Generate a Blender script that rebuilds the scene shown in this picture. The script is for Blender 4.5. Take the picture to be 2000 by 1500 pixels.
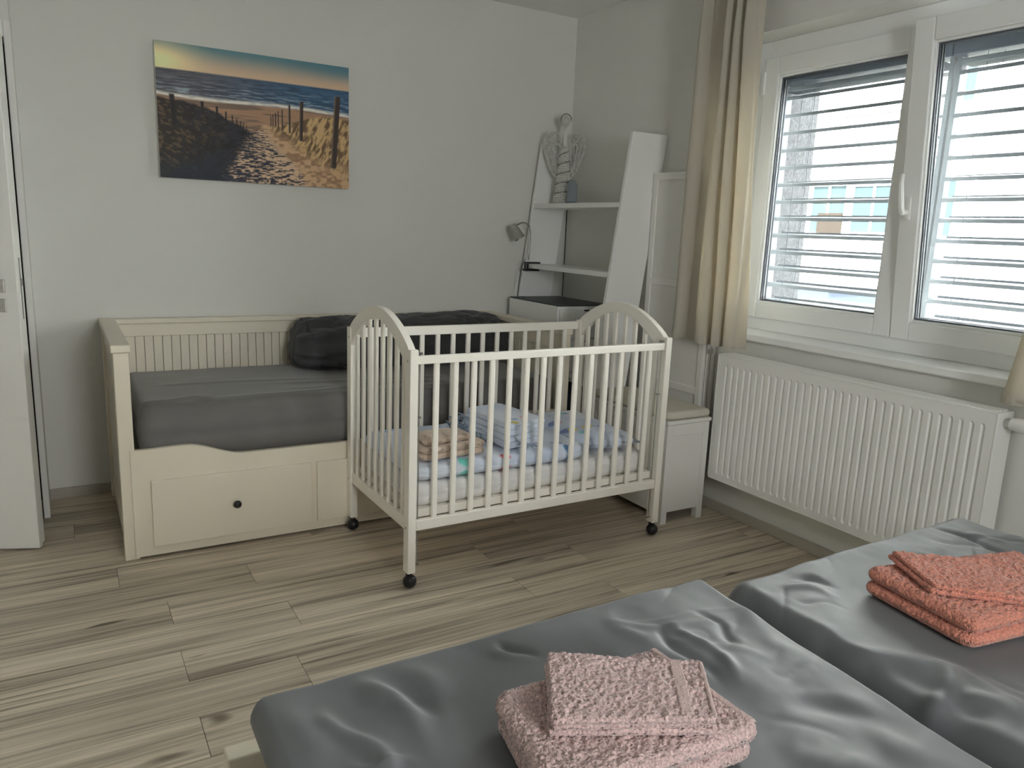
import bpy, bmesh, math, random
import numpy as np
from mathutils import Vector, Matrix

for o in list(bpy.data.objects):
    bpy.data.objects.remove(o)
SC = bpy.context.scene
COL = SC.collection
random.seed(7)
RNG = np.random.default_rng(11)
PI = math.pi

# ------------------------------------------------------------------ camera
CAM = (-2.7816, -4.0676, 1.3389)
FW = Vector((0.50249, 0.84197, -0.19643)); RT = Vector((0.86208, -0.50519, 0.03986)); UPV = Vector((0.06568, 0.18937, 0.97971))
cd = bpy.data.cameras.new('camera')
cam = bpy.data.objects.new('camera', cd)
COL.objects.link(cam)
cd.sensor_fit = 'HORIZONTAL'
cd.sensor_width = 36.0
cd.lens = 36.0 * 1491.13 / 2000.0
cd.clip_start = 0.02
m = Matrix((RT, UPV, -FW)).transposed().to_4x4()
m.translation = Vector(CAM)
cam.matrix_world = m
SC.camera = cam

# ------------------------------------------------------------------ light and exposure
EXPOSURE = 2.6
SKY = 5.0
SUN = 9.0
SC.view_settings.view_transform = 'Standard'
SC.view_settings.look = 'None'
SC.view_settings.gamma = 1.0
SC.view_settings.use_curve_mapping = False
SC.view_settings.exposure = EXPOSURE
w = bpy.data.worlds.new('sky')
SC.world = w
w.use_nodes = True
bg = w.node_tree.nodes['Background']
bg.inputs['Color'].default_value = (1.0, 0.99, 0.97, 1)
bg.inputs['Strength'].default_value = SKY
sd = bpy.data.lights.new('sun', 'SUN')
sd.energy = SUN
sd.angle = math.radians(0.6)
sd.color = (1.0, 0.95, 0.87)
sun = bpy.data.objects.new('sun', sd)
COL.objects.link(sun)
sun.rotation_euler = Vector((0.72, 0.28, -0.62)).to_track_quat('-Z', 'Y').to_euler()
pd = bpy.data.lights.new('window_portal', 'AREA')
pd.shape = 'RECTANGLE'
pd.size = 1.40
pd.size_y = 1.8
pd.cycles.is_portal = True
portal = bpy.data.objects.new('window_portal', pd)
COL.objects.link(portal)
portal.location = (0.56, -2.18, 1.58)
portal.rotation_euler = Vector((-1, 0, 0)).to_track_quat('-Z', 'Y').to_euler()
pd.size, pd.size_y = 1.8, 1.40
pd2 = pd.copy()
portal2 = bpy.data.objects.new('window_portal', pd2)
COL.objects.link(portal2)
portal2.location = (-2.03, -5.72, 1.6)
portal2.rotation_euler = Vector((0, 1, 0)).to_track_quat('-Z', 'Y').to_euler()
pd2.size, pd2.size_y = 0.9, 1.15
SC.cycles.diffuse_bounces = 8
SC.cycles.max_bounces = 14

# ------------------------------------------------------------------ helpers
def lin(c):
    return tuple(((v / 12.92) if v <= 0.04045 else ((v + 0.055) / 1.055) ** 2.4) for v in c)

def srgb(r, g, b):
    return lin((r / 255, g / 255, b / 255))

class NT:
    def __init__(self, mat):
        self.t = mat.node_tree
        self.b = self.t.nodes['Principled BSDF']
    def n(self, typ, **kw):
        nd = self.t.nodes.new(typ)
        for k, v in kw.items():
            if k.startswith('i_'):
                key = k[2:].replace('_', ' ')
                nd.inputs[key].default_value = v
            else:
                setattr(nd, k, v)
        return nd
    def l(self, a, b):
        self.t.links.new(a, b)

def mat(name, col, rough=0.5, bump=0.0, bscale=40.0, var=0.0, vscale=6.0, sheen=0.0, metal=0.0, spec=0.5, stretch=None):
    m = bpy.data.materials.new(name)
    m.use_nodes = True
    T = NT(m)
    T.b.inputs['Base Color'].default_value = (*col, 1)
    T.b.inputs['Roughness'].default_value = rough
    T.b.inputs['Metallic'].default_value = metal
    T.b.inputs['Specular IOR Level'].default_value = spec
    if sheen:
        T.b.inputs['Sheen Weight'].default_value = sheen
        T.b.inputs['Sheen Roughness'].default_value = 0.4
    tc = T.n('ShaderNodeTexCoord')
    src = tc.outputs['Object']
    if stretch:
        mp = T.n('ShaderNodeMapping')
        mp.inputs['Scale'].default_value = stretch
        T.l(src, mp.inputs['Vector'])
        src = mp.outputs['Vector']
    if var:
        nz = T.n('ShaderNodeTexNoise', i_Scale=vscale, i_Detail=4.0)
        T.l(src, nz.inputs['Vector'])
        rp = T.n('ShaderNodeValToRGB')
        rp.color_ramp.elements[0].position = 0.3
        rp.color_ramp.elements[1].position = 0.7
        rp.color_ramp.elements[0].color = (*[c * (1 - var) for c in col], 1)
        rp.color_ramp.elements[1].color = (*[min(1, c * (1 + var)) for c in col], 1)
        T.l(nz.outputs['Fac'], rp.inputs['Fac'])
        T.l(rp.outputs['Color'], T.b.inputs['Base Color'])
    if bump:
        nz = T.n('ShaderNodeTexNoise', i_Scale=bscale, i_Detail=3.0)
        T.l(src, nz.inputs['Vector'])
        bp = T.n('ShaderNodeBump', i_Strength=bump, i_Distance=0.002)
        T.l(nz.outputs['Fac'], bp.inputs['Height'])
        T.l(bp.outputs['Normal'], T.b.inputs['Normal'])
    return m

def mat_attr(name, rough=0.6, bump=0.0, bscale=200.0, sheen=0.0):
    m = mat(name, (0.5, 0.5, 0.5), rough, bump, bscale, sheen=sheen)
    T = NT(m)
    a = T.n('ShaderNodeAttribute')
    a.attribute_name = 'print'
    T.l(a.outputs['Color'], T.b.inputs['Base Color'])
    return m

class MB:
    """collects geometry for ONE mesh object"""
    def __init__(self):
        self.v = []; self.f = []
    def add(self, vs, fs):
        k = len(self.v)
        self.v += [tuple(map(float, p)) for p in vs]
        self.f += [tuple(i + k for i in f) for f in fs]
        return self
    def box(self, x0, x1, y0, y1, z0, z1, bev=0.0):
        if x0 > x1: x0, x1 = x1, x0
        if y0 > y1: y0, y1 = y1, y0
        if z0 > z1: z0, z1 = z1, z0
        vs = [(x, y, z) for z in (z0, z1) for y in (y0, y1) for x in (x0, x1)]
        fs = [(0, 2, 3, 1), (4, 5, 7, 6), (0, 1, 5, 4), (2, 6, 7, 3), (0, 4, 6, 2), (1, 3, 7, 5)]
        if bev > 0:
            bev = min(bev, 0.45 * min(x1 - x0, y1 - y0, z1 - z0))
            bm = bmesh.new()
            bv = [bm.verts.new(p) for p in vs]
            for f in fs: bm.faces.new([bv[i] for i in f])
            bmesh.ops.bevel(bm, geom=bm.edges[:], offset=bev, segments=2, affect='EDGES', profile=0.5)
            bm.verts.index_update()
            vs = [v.co[:] for v in bm.verts]; fs = [[v.index for v in f.verts] for f in bm.faces]
            bm.free()
        return self.add(vs, fs)
    def prism(self, poly, a0, a1, axis='Y', bev=0.0):
        """poly: list of 2D points; extruded along axis. axis Y -> (x,z); X -> (y,z); Z -> (x,y)"""
        def P(p, a):
            return {'Y': (p[0], a, p[1]), 'X': (a, p[0], p[1]), 'Z': (p[0], p[1], a)}[axis]
        n = len(poly)
        vs = [P(p, a0) for p in poly] + [P(p, a1) for p in poly]
        fs = [tuple(range(n - 1, -1, -1)), tuple(range(n, 2 * n))] + [(i, (i + 1) % n, n + (i + 1) % n, n + i) for i in range(n)]
        bm = bmesh.new()
        bv = [bm.verts.new(p) for p in vs]
        for f in fs: bm.faces.new([bv[i] for i in f])
        bmesh.ops.recalc_face_normals(bm, faces=bm.faces[:])
        if bev:
            es = [e for e in bm.edges if len(e.link_faces) == 2 and e.calc_face_angle(0) > 0.7]
            bmesh.ops.bevel(bm, geom=es, offset=bev, segments=2, affect='EDGES', profile=0.5)
        big = [f for f in bm.faces if len(f.verts) > 4]
        if big: bmesh.ops.triangulate(bm, faces=big)
        bm.verts.index_update()
        self.add([v.co[:] for v in bm.verts], [[v.index for v in f.verts] for f in bm.faces])
        bm.free()
        return self
    def tube(self, pts, r, n=8, cap=True, closed=False):
        pts = [Vector(p) for p in pts]
        k = len(pts)
        rs = r if isinstance(r, (list, tuple)) else [r] * k
        rings = []
        up = None
        for i, p in enumerate(pts):
            if closed: t = pts[(i + 1) % k] - pts[i - 1]
            else: t = pts[min(i + 1, k - 1)] - pts[max(i - 1, 0)]
            t.normalize()
            if up is None:
                up = Vector((0, 0, 1)) if abs(t.z) < 0.9 else Vector((1, 0, 0))
            a = up - t * up.dot(t)
            if a.length < 1e-4: a = t.orthogonal()
            a.normalize(); up = a
            b = t.cross(a)
            rings.append([p + (a * math.cos(2 * PI * j / n) + b * math.sin(2 * PI * j / n)) * rs[i] for j in range(n)])
        vs = [q for rg in rings for q in rg]
        fs = []
        for i in range(k if closed else k - 1):
            i2 = (i + 1) % k
            for j in range(n):
                fs.append((i * n + j, i2 * n + j, i2 * n + (j + 1) % n, i * n + (j + 1) % n))
        fs = [tuple(reversed(f)) for f in fs]
        if cap and not closed:
            fs.append(tuple(range(n))); fs.append(tuple(range((k - 1) * n + n - 1, (k - 1) * n - 1, -1)))
        return self.add(vs, fs)
    def lathe(self, prof, n=20, c=(0, 0, 0), axis='Z'):
        """prof: list of (r, h)"""
        vs = []; fs = []
        for r, h in prof:
            for j in range(n):
                a = 2 * PI * j / n
                x, y = r * math.cos(a), r * math.sin(a)
                q = {'Z': (x, y, h), 'X': (h, x, y), 'Y': (y, h, x)}[axis]
                vs.append((q[0] + c[0], q[1] + c[1], q[2] + c[2]))
        for i in range(len(prof) - 1):
            for j in range(n):
                fs.append((i * n + j, i * n + (j + 1) % n, (i + 1) * n + (j + 1) % n, (i + 1) * n + j))
        fs.append(tuple(range(n - 1, -1, -1)))
        k = (len(prof) - 1) * n
        fs.append(tuple(range(k, k + n)))
        return self.add(vs, fs)
    def sphere(self, c, r, n=14, sz=1.0):
        prof = [(max(1e-4, r * math.sin(PI * i / n)), -r * sz * math.cos(PI * i / n)) for i in range(n + 1)]
        return self.lathe(prof, n + 4, c)
    def mesh(self, name, mt, smooth=False):
        me = bpy.data.meshes.new(name)
        me.from_pydata(self.v, [], self.f)
        me.materials.append(mt)
        if smooth:
            me.polygons.foreach_set('use_smooth', [True] * len(me.polygons))
        me.update()
        return me
    def build(self, name, mt, parent=None, smooth=False, world=True):
        if parent is not None and world:
            off = parent.get('_o', None)
            if off is not None:
                self.v = [(a - off[0], b - off[1], c - off[2]) for a, b, c in self.v]
        return link(name, self.mesh(name, mt, smooth), parent)

def link(name, me, parent=None, loc=None):
    o = bpy.data.objects.new(name, me)
    COL.objects.link(o)
    if parent is not None: o.parent = parent
    if loc is not None: o.location = loc
    if parent is not None and '_o' in parent.keys() and loc is None:
        o['_o'] = parent['_o']
    return o

def smooth_by_angle(o, ang=40):
    me = o.data
    me.polygons.foreach_set('use_smooth', [True] * len(me.polygons))
    bm = bmesh.new(); bm.from_mesh(me)
    for e in bm.edges:
        e.smooth = not (len(e.link_faces) == 2 and e.calc_face_angle(0) > math.radians(ang))
    bm.to_mesh(me); bm.free()
    return o

def tag(o, label, cat, group=None):
    o['label'] = label; o['category'] = cat
    if group: o['group'] = group
    return o

def thing(name, label, cat, loc=(0, 0, 0), rotz=0.0, group=None):
    o = bpy.data.objects.new(name, None)
    COL.objects.link(o)
    o.empty_display_size = 0.1
    o.location = loc
    o.rotation_euler = (0, 0, rotz)
    o['_o'] = tuple(loc)
    return tag(o, label, cat, group)

def struct(name, mb, mt, parent=None, smooth=False):
    o = mb.build(name, mt, parent, smooth)
    if parent is None: o['kind'] = 'structure'
    o['_o'] = (0.0, 0.0, 0.0)
    return o

# value noise
_TAB = RNG.random((256, 256))
def vnoise(x, y):
    xi = np.floor(x).astype(int); yi = np.floor(y).astype(int)
    fx = x - xi; fy = y - yi
    fx = fx * fx * fx * (fx * (fx * 6 - 15) + 10); fy = fy * fy * fy * (fy * (fy * 6 - 15) + 10)
    g = lambda a, b: _TAB[a % 256, b % 256]
    return (g(xi, yi) * (1 - fx) + g(xi + 1, yi) * fx) * (1 - fy) + (g(xi, yi + 1) * (1 - fx) + g(xi + 1, yi + 1) * fx) * fy
def fbm(x, y, o=4):
    s = 0; a = 0.5; t = 0
    for i in range(o):
        s = s + a * vnoise(x * 2 ** i + 17.3 * i, y * 2 ** i + 5.1 * i); t += a; a *= 0.5
    return s / t
def ss(a, b, x):
    t = np.clip((x - a) / (b - a), 0, 1)
    return t * t * (3 - 2 * t)

def grid_faces(n, m, off=0, flip=False):
    i, j = np.meshgrid(np.arange(n - 1), np.arange(m - 1), indexing='ij')
    a = (i * m + j).ravel() + off
    q = np.stack([a, a + m, a + m + 1, a + 1], 1)
    return (q[:, ::-1] if flip else q)

def nparr_mesh(name, V, F, mt, smooth=True, colors=None):
    me = bpy.data.meshes.new(name)
    me.from_pydata(V.tolist(), [], F.tolist())
    me.materials.append(mt)
    if smooth: me.polygons.foreach_set('use_smooth', [True] * len(me.polygons))
    if colors is not None:
        at = me.attributes.new('print', 'FLOAT_COLOR', 'POINT')
        c = np.ones((len(V), 4), np.float32); c[:, :3] = colors
        at.data.foreach_set('color', c.ravel())
    me.update()
    return me

def slab_arrays(quad, z0, T, r, n, m, top=None, bottom=None, p=2.0, sharp=0.0, corner=0.02, jitter=0.0, flat_bottom=False, edge=0.6, zq=None):
    """soft slab over a quad (4 xy corners, order: 00,10,11,01). top(x,y,prof)->dz; returns V,F,(x,y,prof)"""
    def par(k):
        s = np.linspace(0, 1, k)
        return (1 - edge) * s + edge * (1 - np.cos(PI * s)) / 2
    u, v = np.meshgrid(par(n), par(m), indexing='ij')
    c = [np.array(q, float) for q in quad]
    Lu = 0.5 * (np.linalg.norm(c[1] - c[0]) + np.linalg.norm(c[2] - c[3]))
    Lv = 0.5 * (np.linalg.norm(c[3] - c[0]) + np.linalg.norm(c[2] - c[1]))
    d = np.minimum(np.minimum(u, 1 - u) * Lu, np.minimum(v, 1 - v) * Lv)
    eu = np.minimum(u, 1 - u) * Lu; ev = np.minimum(v, 1 - v) * Lv
    rc = max(corner, 1e-4)
    vx, vy = rc - eu, rc - ev
    both = (vx > 0) & (vy > 0)
    mxv = np.maximum(vx, vy); sc_ = np.where(both, mxv / np.maximum(np.hypot(vx, vy), 1e-9), 1.0)
    eu2 = np.where(both, rc - vx * sc_, eu); ev2 = np.where(both, rc - vy * sc_, ev)
    if rc > r * 0.999:
        d = np.where(both, rc - mxv, np.minimum(eu, ev))
        prof = np.clip(1 - np.clip(1 - d / r, 0, 1) ** p, 0, 1) ** (1 / p)
    else:
        du = np.clip(1 - eu / r, 0, 1); dv = np.clip(1 - ev / r, 0, 1)
        prof = np.clip(1 - (du ** p + dv ** p), 0, 1) ** (1 / p)
    U = np.where(u <= .5, eu2 / Lu, 1 - eu2 / Lu); W = np.where(v <= .5, ev2 / Lv, 1 - ev2 / Lv)
    X = (1 - U) * (1 - W) * c[0][0] + U * (1 - W) * c[1][0] + U * W * c[2][0] + (1 - U) * W * c[3][0]
    Y = (1 - U) * (1 - W) * c[0][1] + U * (1 - W) * c[1][1] + U * W * c[2][1] + (1 - U) * W * c[3][1]
    zb = 0.0
    if zq is not None:
        zb = (1 - U) * (1 - W) * zq[0] + U * (1 - W) * zq[1] + U * W * zq[2] + (1 - U) * W * zq[3]
    dz = top(X, Y, prof) if top else 0.0
    db = bottom(X, Y, prof) if bottom else 0.0
    if flat_bottom:
        zt = z0 + T * prof + dz; zl = np.full_like(X, z0)
    else:
        zt = z0 + T / 2 + T / 2 * prof + dz; zl = z0 + T / 2 - T / 2 * prof + db
    zt = zt + zb; zl = zl + zb
    Vt = np.stack([X, Y, zt], -1).reshape(-1, 3); Vb = np.stack([X, Y, zl], -1).reshape(-1, 3)
    if jitter:
        Vt = Vt + (RNG.random(Vt.shape) - .5) * jitter; Vb = Vb + (RNG.random(Vb.shape) - .5) * jitter
    k = n * m
    idx = np.arange(k).reshape(n, m)
    per = np.concatenate([idx[:-1, 0], idx[-1, :-1], idx[:0:-1, -1], idx[0, :0:-1]])
    F = [grid_faces(n, m), grid_faces(n, m, k, True)]
    nx = np.roll(per, -1)
    F.append(np.stack([per, per + k, nx + k, nx], 1))
    return np.concatenate([Vt, Vb]), np.concatenate(F), (X, Y, prof, U, W)

def slab(name, mt, parent=None, colors=None, **kw):
    V, F, aux = slab_arrays(**kw)
    col = None
    if colors is not None:
        c = colors(*aux).reshape(-1, 3)
        col = np.concatenate([c, c])
    if parent is not None and '_o' in parent.keys():
        V = V - np.array(parent['_o'])
    return link(name, nparr_mesh(name, V, F, mt, True, col), parent)

def ridges(X, Y, segs):
    """soft cloth folds along segments (x0,y0,x1,y1,amp,width)"""
    s = np.zeros_like(X)
    for x0, y0, x1, y1, a, wd in segs:
        dx, dy = x1 - x0, y1 - y0
        L = math.hypot(dx, dy)
        t = ((X - x0) * dx + (Y - y0) * dy) / L ** 2
        px = ((X - x0) * (-dy) + (Y - y0) * dx) / L
        px = px + 0.012 * np.sin(t * 5 + x0 * 20)
        fall = ss(-0.25, 0.2, t) * ss(1.25, 0.8, t)
        s = s + a * np.exp(-(px / wd) ** 2) * fall
    return s

# ------------------------------------------------------------------ materials
M = {}
M['wall'] = mat('wall_paint', (0.705, 0.70, 0.67), 0.85, bump=0.08, bscale=120)
M['ceiling'] = mat('ceiling_paint', (0.80, 0.80, 0.78), 0.9, bump=0.06, bscale=90)
M['white_wood'] = mat('cream_painted_wood', (0.76, 0.70, 0.58), 0.42, bump=0.04, bscale=60, var=0.02, vscale=3)
M['cot'] = mat('white_cot_lacquer', (0.85, 0.81, 0.74), 0.30, bump=0.05, bscale=30, stretch=(6, 6, 1))
M['white'] = mat('white_lacquer', (0.80, 0.80, 0.79), 0.38)
M['offwhite'] = mat('offwhite_paint', (0.74, 0.73, 0.70), 0.5, bump=0.04, bscale=50)
M['door'] = mat('white_door_foil', (0.78, 0.775, 0.75), 0.45)
M['pvc'] = mat('white_upvc', (0.82, 0.83, 0.83), 0.3)
M['radiator'] = mat('radiator_enamel', (0.82, 0.82, 0.80), 0.35)
M['groove'] = mat('panel_infill', (0.70, 0.69, 0.66), 0.8, bump=0.05, bscale=90)
M['black'] = mat('black_plastic', (0.012, 0.012, 0.014), 0.35)
M['navy'] = mat('navy_card', (0.015, 0.02, 0.035), 0.6, bump=0.1, bscale=80)
M['topmat'] = mat('dark_slate_top', (0.045, 0.052, 0.06), 0.45)
M['steel'] = mat('brushed_steel', (0.55, 0.54, 0.52), 0.32, metal=1.0)
M['chrome'] = mat('zinc_rod', (0.5, 0.5, 0.5), 0.25, metal=1.0)
M['lampmetal'] = mat('satin_nickel', (0.42, 0.41, 0.39), 0.4, metal=0.8)
M['sheet'] = mat('grey_jersey_sheet', (0.158, 0.150, 0.143), 0.8, bump=0.12, bscale=500, sheen=0.3, var=0.04, vscale=8)
M['pillow'] = mat('charcoal_cotton', (0.052, 0.053, 0.056), 0.85, bump=0.12, bscale=500, sheen=0.2)
M['duvet'] = mat('slate_grey_satin', (0.125, 0.130, 0.138), 0.55, bump=0.08, bscale=700, sheen=0.25)
M['rose'] = mat('dusty_rose_terry', (0.60, 0.43, 0.415), 0.95, bump=1.0, bscale=300, var=0.38, vscale=260, sheen=0.5)
M['rose_band'] = mat('dusty_rose_weave', (0.60, 0.45, 0.425), 0.9, bump=0.8, bscale=500, var=0.2, vscale=300)
M['coral'] = mat('coral_terry', (0.64, 0.25, 0.18), 0.95, bump=1.0, bscale=300, var=0.32, vscale=260, sheen=0.5)
M['coral_band'] = mat('coral_weave', (0.58, 0.22, 0.155), 0.9, bump=0.8, bscale=500, var=0.1, vscale=300)
M['peach'] = mat('peach_terry', (0.62, 0.49, 0.40), 0.95, bump=0.8, bscale=330, var=0.14, vscale=200, sheen=0.4)
M['cotsheet'] = mat('white_satin_sheet', (0.72, 0.70, 0.69), 0.45, bump=0.05, bscale=300, sheen=0.2)
M['cushion'] = mat('beige_canvas', (0.58, 0.54, 0.46), 0.9, bump=0.15, bscale=500)
M['wicker'] = mat('white_wicker', (0.66, 0.65, 0.62), 0.7, var=0.12, vscale=60)
M['wicker_dark'] = mat('grey_wicker_band', (0.22, 0.21, 0.2), 0.8)
M['alu'] = mat('grey_aluminium_slat', (0.21, 0.225, 0.24), 0.6, spec=0.2)
M['headbox'] = mat('dark_grey_headbox', (0.10, 0.115, 0.14), 0.5)
M['cord'] = mat('grey_cord', (0.12, 0.13, 0.15), 0.8)
M['seal'] = mat('grey_rubber_seal', (0.09, 0.10, 0.12), 0.6)
M['dark'] = mat('hall_darkness', (0.03, 0.03, 0.03), 0.9)  # near-black colour stands in for the darkness of the unlit hall
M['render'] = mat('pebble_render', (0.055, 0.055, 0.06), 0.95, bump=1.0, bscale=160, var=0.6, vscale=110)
M['facade'] = mat('white_facade', (0.82, 0.82, 0.80), 0.9)
M['ledge'] = mat('grey_ledge', (0.05, 0.05, 0.052), 0.8, spec=0.1)
M['teal'] = mat('teal_window_glass', (0.026, 0.038, 0.041), 0.4, spec=0.05)
M['brown'] = mat('brown_panel', (0.020, 0.015, 0.012), 0.8, spec=0.1)
M['gravel'] = mat('gravel', (0.07, 0.065, 0.06), 0.95, bump=1.0, bscale=20, var=0.4, vscale=12)
M['shade_block'] = mat('blue_grey_shade', (0.018, 0.028, 0.050), 0.8)  # bluish shade on the house front, put in as a colour
M['print'] = mat_attr('canvas_print', 0.55, 0.06, 900)
M['cotprint'] = mat_attr('balloon_cotton', 0.75, 0.05, 500, sheen=0.2)
M['canvas_side'] = mat('canvas_edge', (0.62, 0.62, 0.58), 0.8)

# linen curtain: diffuse + translucent
m = bpy.data.materials.new('linen_curtain'); m.use_nodes = True
T = NT(m)
tc = T.n('ShaderNodeTexCoord')
mp = T.n('ShaderNodeMapping'); mp.inputs['Scale'].default_value = (30, 260, 260)
T.l(tc.outputs['Object'], mp.inputs['Vector'])
nz = T.n('ShaderNodeTexNoise', i_Scale=2.0, i_Detail=3.0); T.l(mp.outputs['Vector'], nz.inputs['Vector'])
rp = T.n('ShaderNodeValToRGB')
rp.color_ramp.elements[0].color = (0.52, 0.49, 0.43, 1); rp.color_ramp.elements[1].color = (0.70, 0.67, 0.60, 1)
T.l(nz.outputs['Fac'], rp.inputs['Fac'])
df = T.n('ShaderNodeBsdfDiffuse'); T.l(rp.outputs['Color'], df.inputs['Color'])
tl = T.n('ShaderNodeBsdfTranslucent'); tl.inputs['Color'].default_value = (0.76, 0.69, 0.57, 1)
mx = T.n('ShaderNodeMixShader', i_Fac=0.36)
T.l(df.outputs[0], mx.inputs[1]); T.l(tl.outputs[0], mx.inputs[2])
T.l(mx.outputs[0], T.t.nodes['Material Output'].inputs['Surface'])
M['linen'] = m

# window glass: clear pane with a faint reflection
m = bpy.data.materials.new('clear_pane'); m.use_nodes = True
T = NT(m)
tr = T.n('ShaderNodeBsdfTransparent'); tr.inputs['Color'].default_value = (0.95, 0.97, 0.97, 1)
gl = T.n('ShaderNodeBsdfGlossy', i_Roughness=0.02)
fr = T.n('ShaderNodeFresnel', i_IOR=1.3)
mx = T.n('ShaderNodeMixShader')
T.l(fr.outputs[0], mx.inputs['Fac']); T.l(tr.outputs[0], mx.inputs[1]); T.l(gl.outputs[0], mx.inputs[2])
T.l(mx.outputs[0], T.t.nodes['Material Output'].inputs['Surface'])
M['glass'] = m
m = bpy.data.materials.new('blue_glass'); m.use_nodes = True
T = NT(m)
T.b.inputs['Base Color'].default_value = (0.36, 0.41, 0.45, 1); T.b.inputs['Roughness'].default_value = 0.08
T.b.inputs['Transmission Weight'].default_value = 0.6
M['blueglass'] = m

# floor planks: weathered grey-brown wood, grain along X, offset per plank
def wood_floor(name, lo, hi, along='X'):
    m = bpy.data.materials.new(name); m.use_nodes = True
    T = NT(m)
    tc = T.n('ShaderNodeTexCoord'); oi = T.n('ShaderNodeObjectInfo')
    mul = T.n('ShaderNodeMath', operation='MULTIPLY'); mul.inputs[1].default_value = 53.0
    T.l(oi.outputs['Random'], mul.inputs[0])
    cb = T.n('ShaderNodeCombineXYZ'); T.l(mul.outputs[0], cb.inputs['X']); T.l(mul.outputs[0], cb.inputs['Y'])
    ad = T.n('ShaderNodeVectorMath', operation='ADD'); T.l(tc.outputs['Object'], ad.inputs[0]); T.l(cb.outputs[0], ad.inputs[1])
    def layer(sc, scale, detail, dist=0.0):
        mp = T.n('ShaderNodeMapping'); mp.inputs['Scale'].default_value = sc if along == 'X' else (sc[1], sc[0], 1)
        T.l(ad.outputs[0], mp.inputs['Vector'])
        nz = T.n('ShaderNodeTexNoise', i_Scale=scale, i_Detail=detail, i_Roughness=0.62, i_Distortion=dist)
        T.l(mp.outputs['Vector'], nz.inputs['Vector'])
        return nz.outputs['Fac']
    broad = layer((0.55, 13.0, 1), 1.0, 4.0, 0.5)
    fine = layer((1.6, 75.0, 1), 1.0, 4.0, 0.3)
    streak = layer((0.9, 30.0, 1), 1.0, 3.0, 0.8)
    knot = layer((3.2, 9.0, 1), 1.0, 1.5, 0.6)
    mx1 = T.n('ShaderNodeMath', operation='MULTIPLY_ADD'); mx1.inputs[1].default_value = 0.55
    T.l(broad, mx1.inputs[0])
    s2 = T.n('ShaderNodeMath', operation='MULTIPLY'); s2.inputs[1].default_value = 0.45; T.l(fine, s2.inputs[0])
    T.l(s2.outputs[0], mx1.inputs[2])
    rp = T.n('ShaderNodeValToRGB')
    e = rp.color_ramp.elements
    e[0].position = 0.36; e[0].color = (*lo, 1)
    e[1].position = 0.62; e[1].color = (*hi, 1)
    mid = rp.color_ramp.elements.new(0.48); mid.color = (*[0.45 * a + 0.55 * b for a, b in zip(lo, hi)], 1)
    T.l(mx1.outputs[0], rp.inputs['Fac'])
    r2 = T.n('ShaderNodeValToRGB')
    r2.color_ramp.elements[0].position = 0.30; r2.color_ramp.elements[0].color = (0.35, 0.33, 0.30, 1)
    r2.color_ramp.elements[1].position = 0.42; r2.color_ramp.elements[1].color = (1, 1, 1, 1)
    T.l(streak, r2.inputs['Fac'])
    r3 = T.n('ShaderNodeValToRGB')
    r3.color_ramp.elements[0].position = 0.22; r3.color_ramp.elements[0].color = (0.25, 0.22, 0.19, 1)
    r3.color_ramp.elements[1].position = 0.30; r3.color_ramp.elements[1].color = (1, 1, 1, 1)
    T.l(knot, r3.inputs['Fac'])
    m1 = T.n('ShaderNodeMixRGB', blend_type='MULTIPLY', i_Fac=1.0); T.l(rp.outputs[0], m1.inputs[1]); T.l(r2.outputs[0], m1.inputs[2])
    m2 = T.n('ShaderNodeMixRGB', blend_type='MULTIPLY', i_Fac=1.0); T.l(m1.outputs[0], m2.inputs[1]); T.l(r3.outputs[0], m2.inputs[2])
    hv = T.n('ShaderNodeHueSaturation')
    vv = T.n('ShaderNodeMapRange'); vv.inputs['To Min'].default_value = 0.90; vv.inputs['To Max'].default_value = 1.10
    T.l(oi.outputs['Random'], vv.inputs['Value']); T.l(vv.outputs[0], hv.inputs['Value'])
    T.l(m2.outputs[0], hv.inputs['Color'])
    T.l(hv.outputs[0], T.b.inputs['Base Color'])
    T.b.inputs['Roughness'].default_value = 0.5
    bp = T.n('ShaderNodeBump', i_Strength=0.25, i_Distance=0.001)
    T.l(fine, bp.inputs['Height']); T.l(bp.outputs[0], T.b.inputs['Normal'])
    return m
M['plank'] = wood_floor('grey_brown_plank', (0.25, 0.205, 0.155), (0.76, 0.66, 0.53))
M['skirting'] = wood_floor('grey_brown_skirting', (0.26, 0.235, 0.20), (0.50, 0.46, 0.40))
M['skirting_y'] = wood_floor('grey_brown_skirting_side', (0.26, 0.235, 0.20), (0.50, 0.46, 0.40), 'Y')
M['joint'] = mat('dark_floor_joint', (0.05, 0.042, 0.034), 0.9)

# ------------------------------------------------------------------ room shell
XL, YF, ZC = -3.95, -5.6, 2.60
OY0, OY1, OZ0, OZ1 = -3.03, -1.33, 0.915, 2.25          # window opening
WT = 0.53                                               # outer wall thickness
struct('ceiling', MB().box(XL - 0.1, 0.0, YF - 0.1, 0.1, ZC, ZC + 0.1), M['ceiling'])
struct('wall_back', MB().box(-2.885, WT, 0, 0.12, -0.1, ZC), M['wall'])
wr = MB()
wr.box(0, WT, OY1, 0.0, -0.1, ZC).box(0, WT, YF, OY0, -0.1, ZC).box(0, WT, OY0, OY1, -0.1, OZ0 - 0.02).box(0, WT, OY0, OY1, OZ1, ZC)
WR = struct('wall_right', wr, M['wall'])
fw_ = MB().box(XL, -2.45, YF - 0.1, YF, -0.1, ZC).box(-1.60, 0, YF - 0.1, YF, -0.1, ZC).box(-2.45, -1.60, YF - 0.1, YF, -0.1, 1.1).box(-2.45, -1.60, YF - 0.1, YF, 2.1, ZC)
struct('wall_front', fw_, M['wall'])
struct('wall_left', MB().box(XL - 0.1, XL, YF, -0.25, -0.1, ZC), M['wall'])
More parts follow.
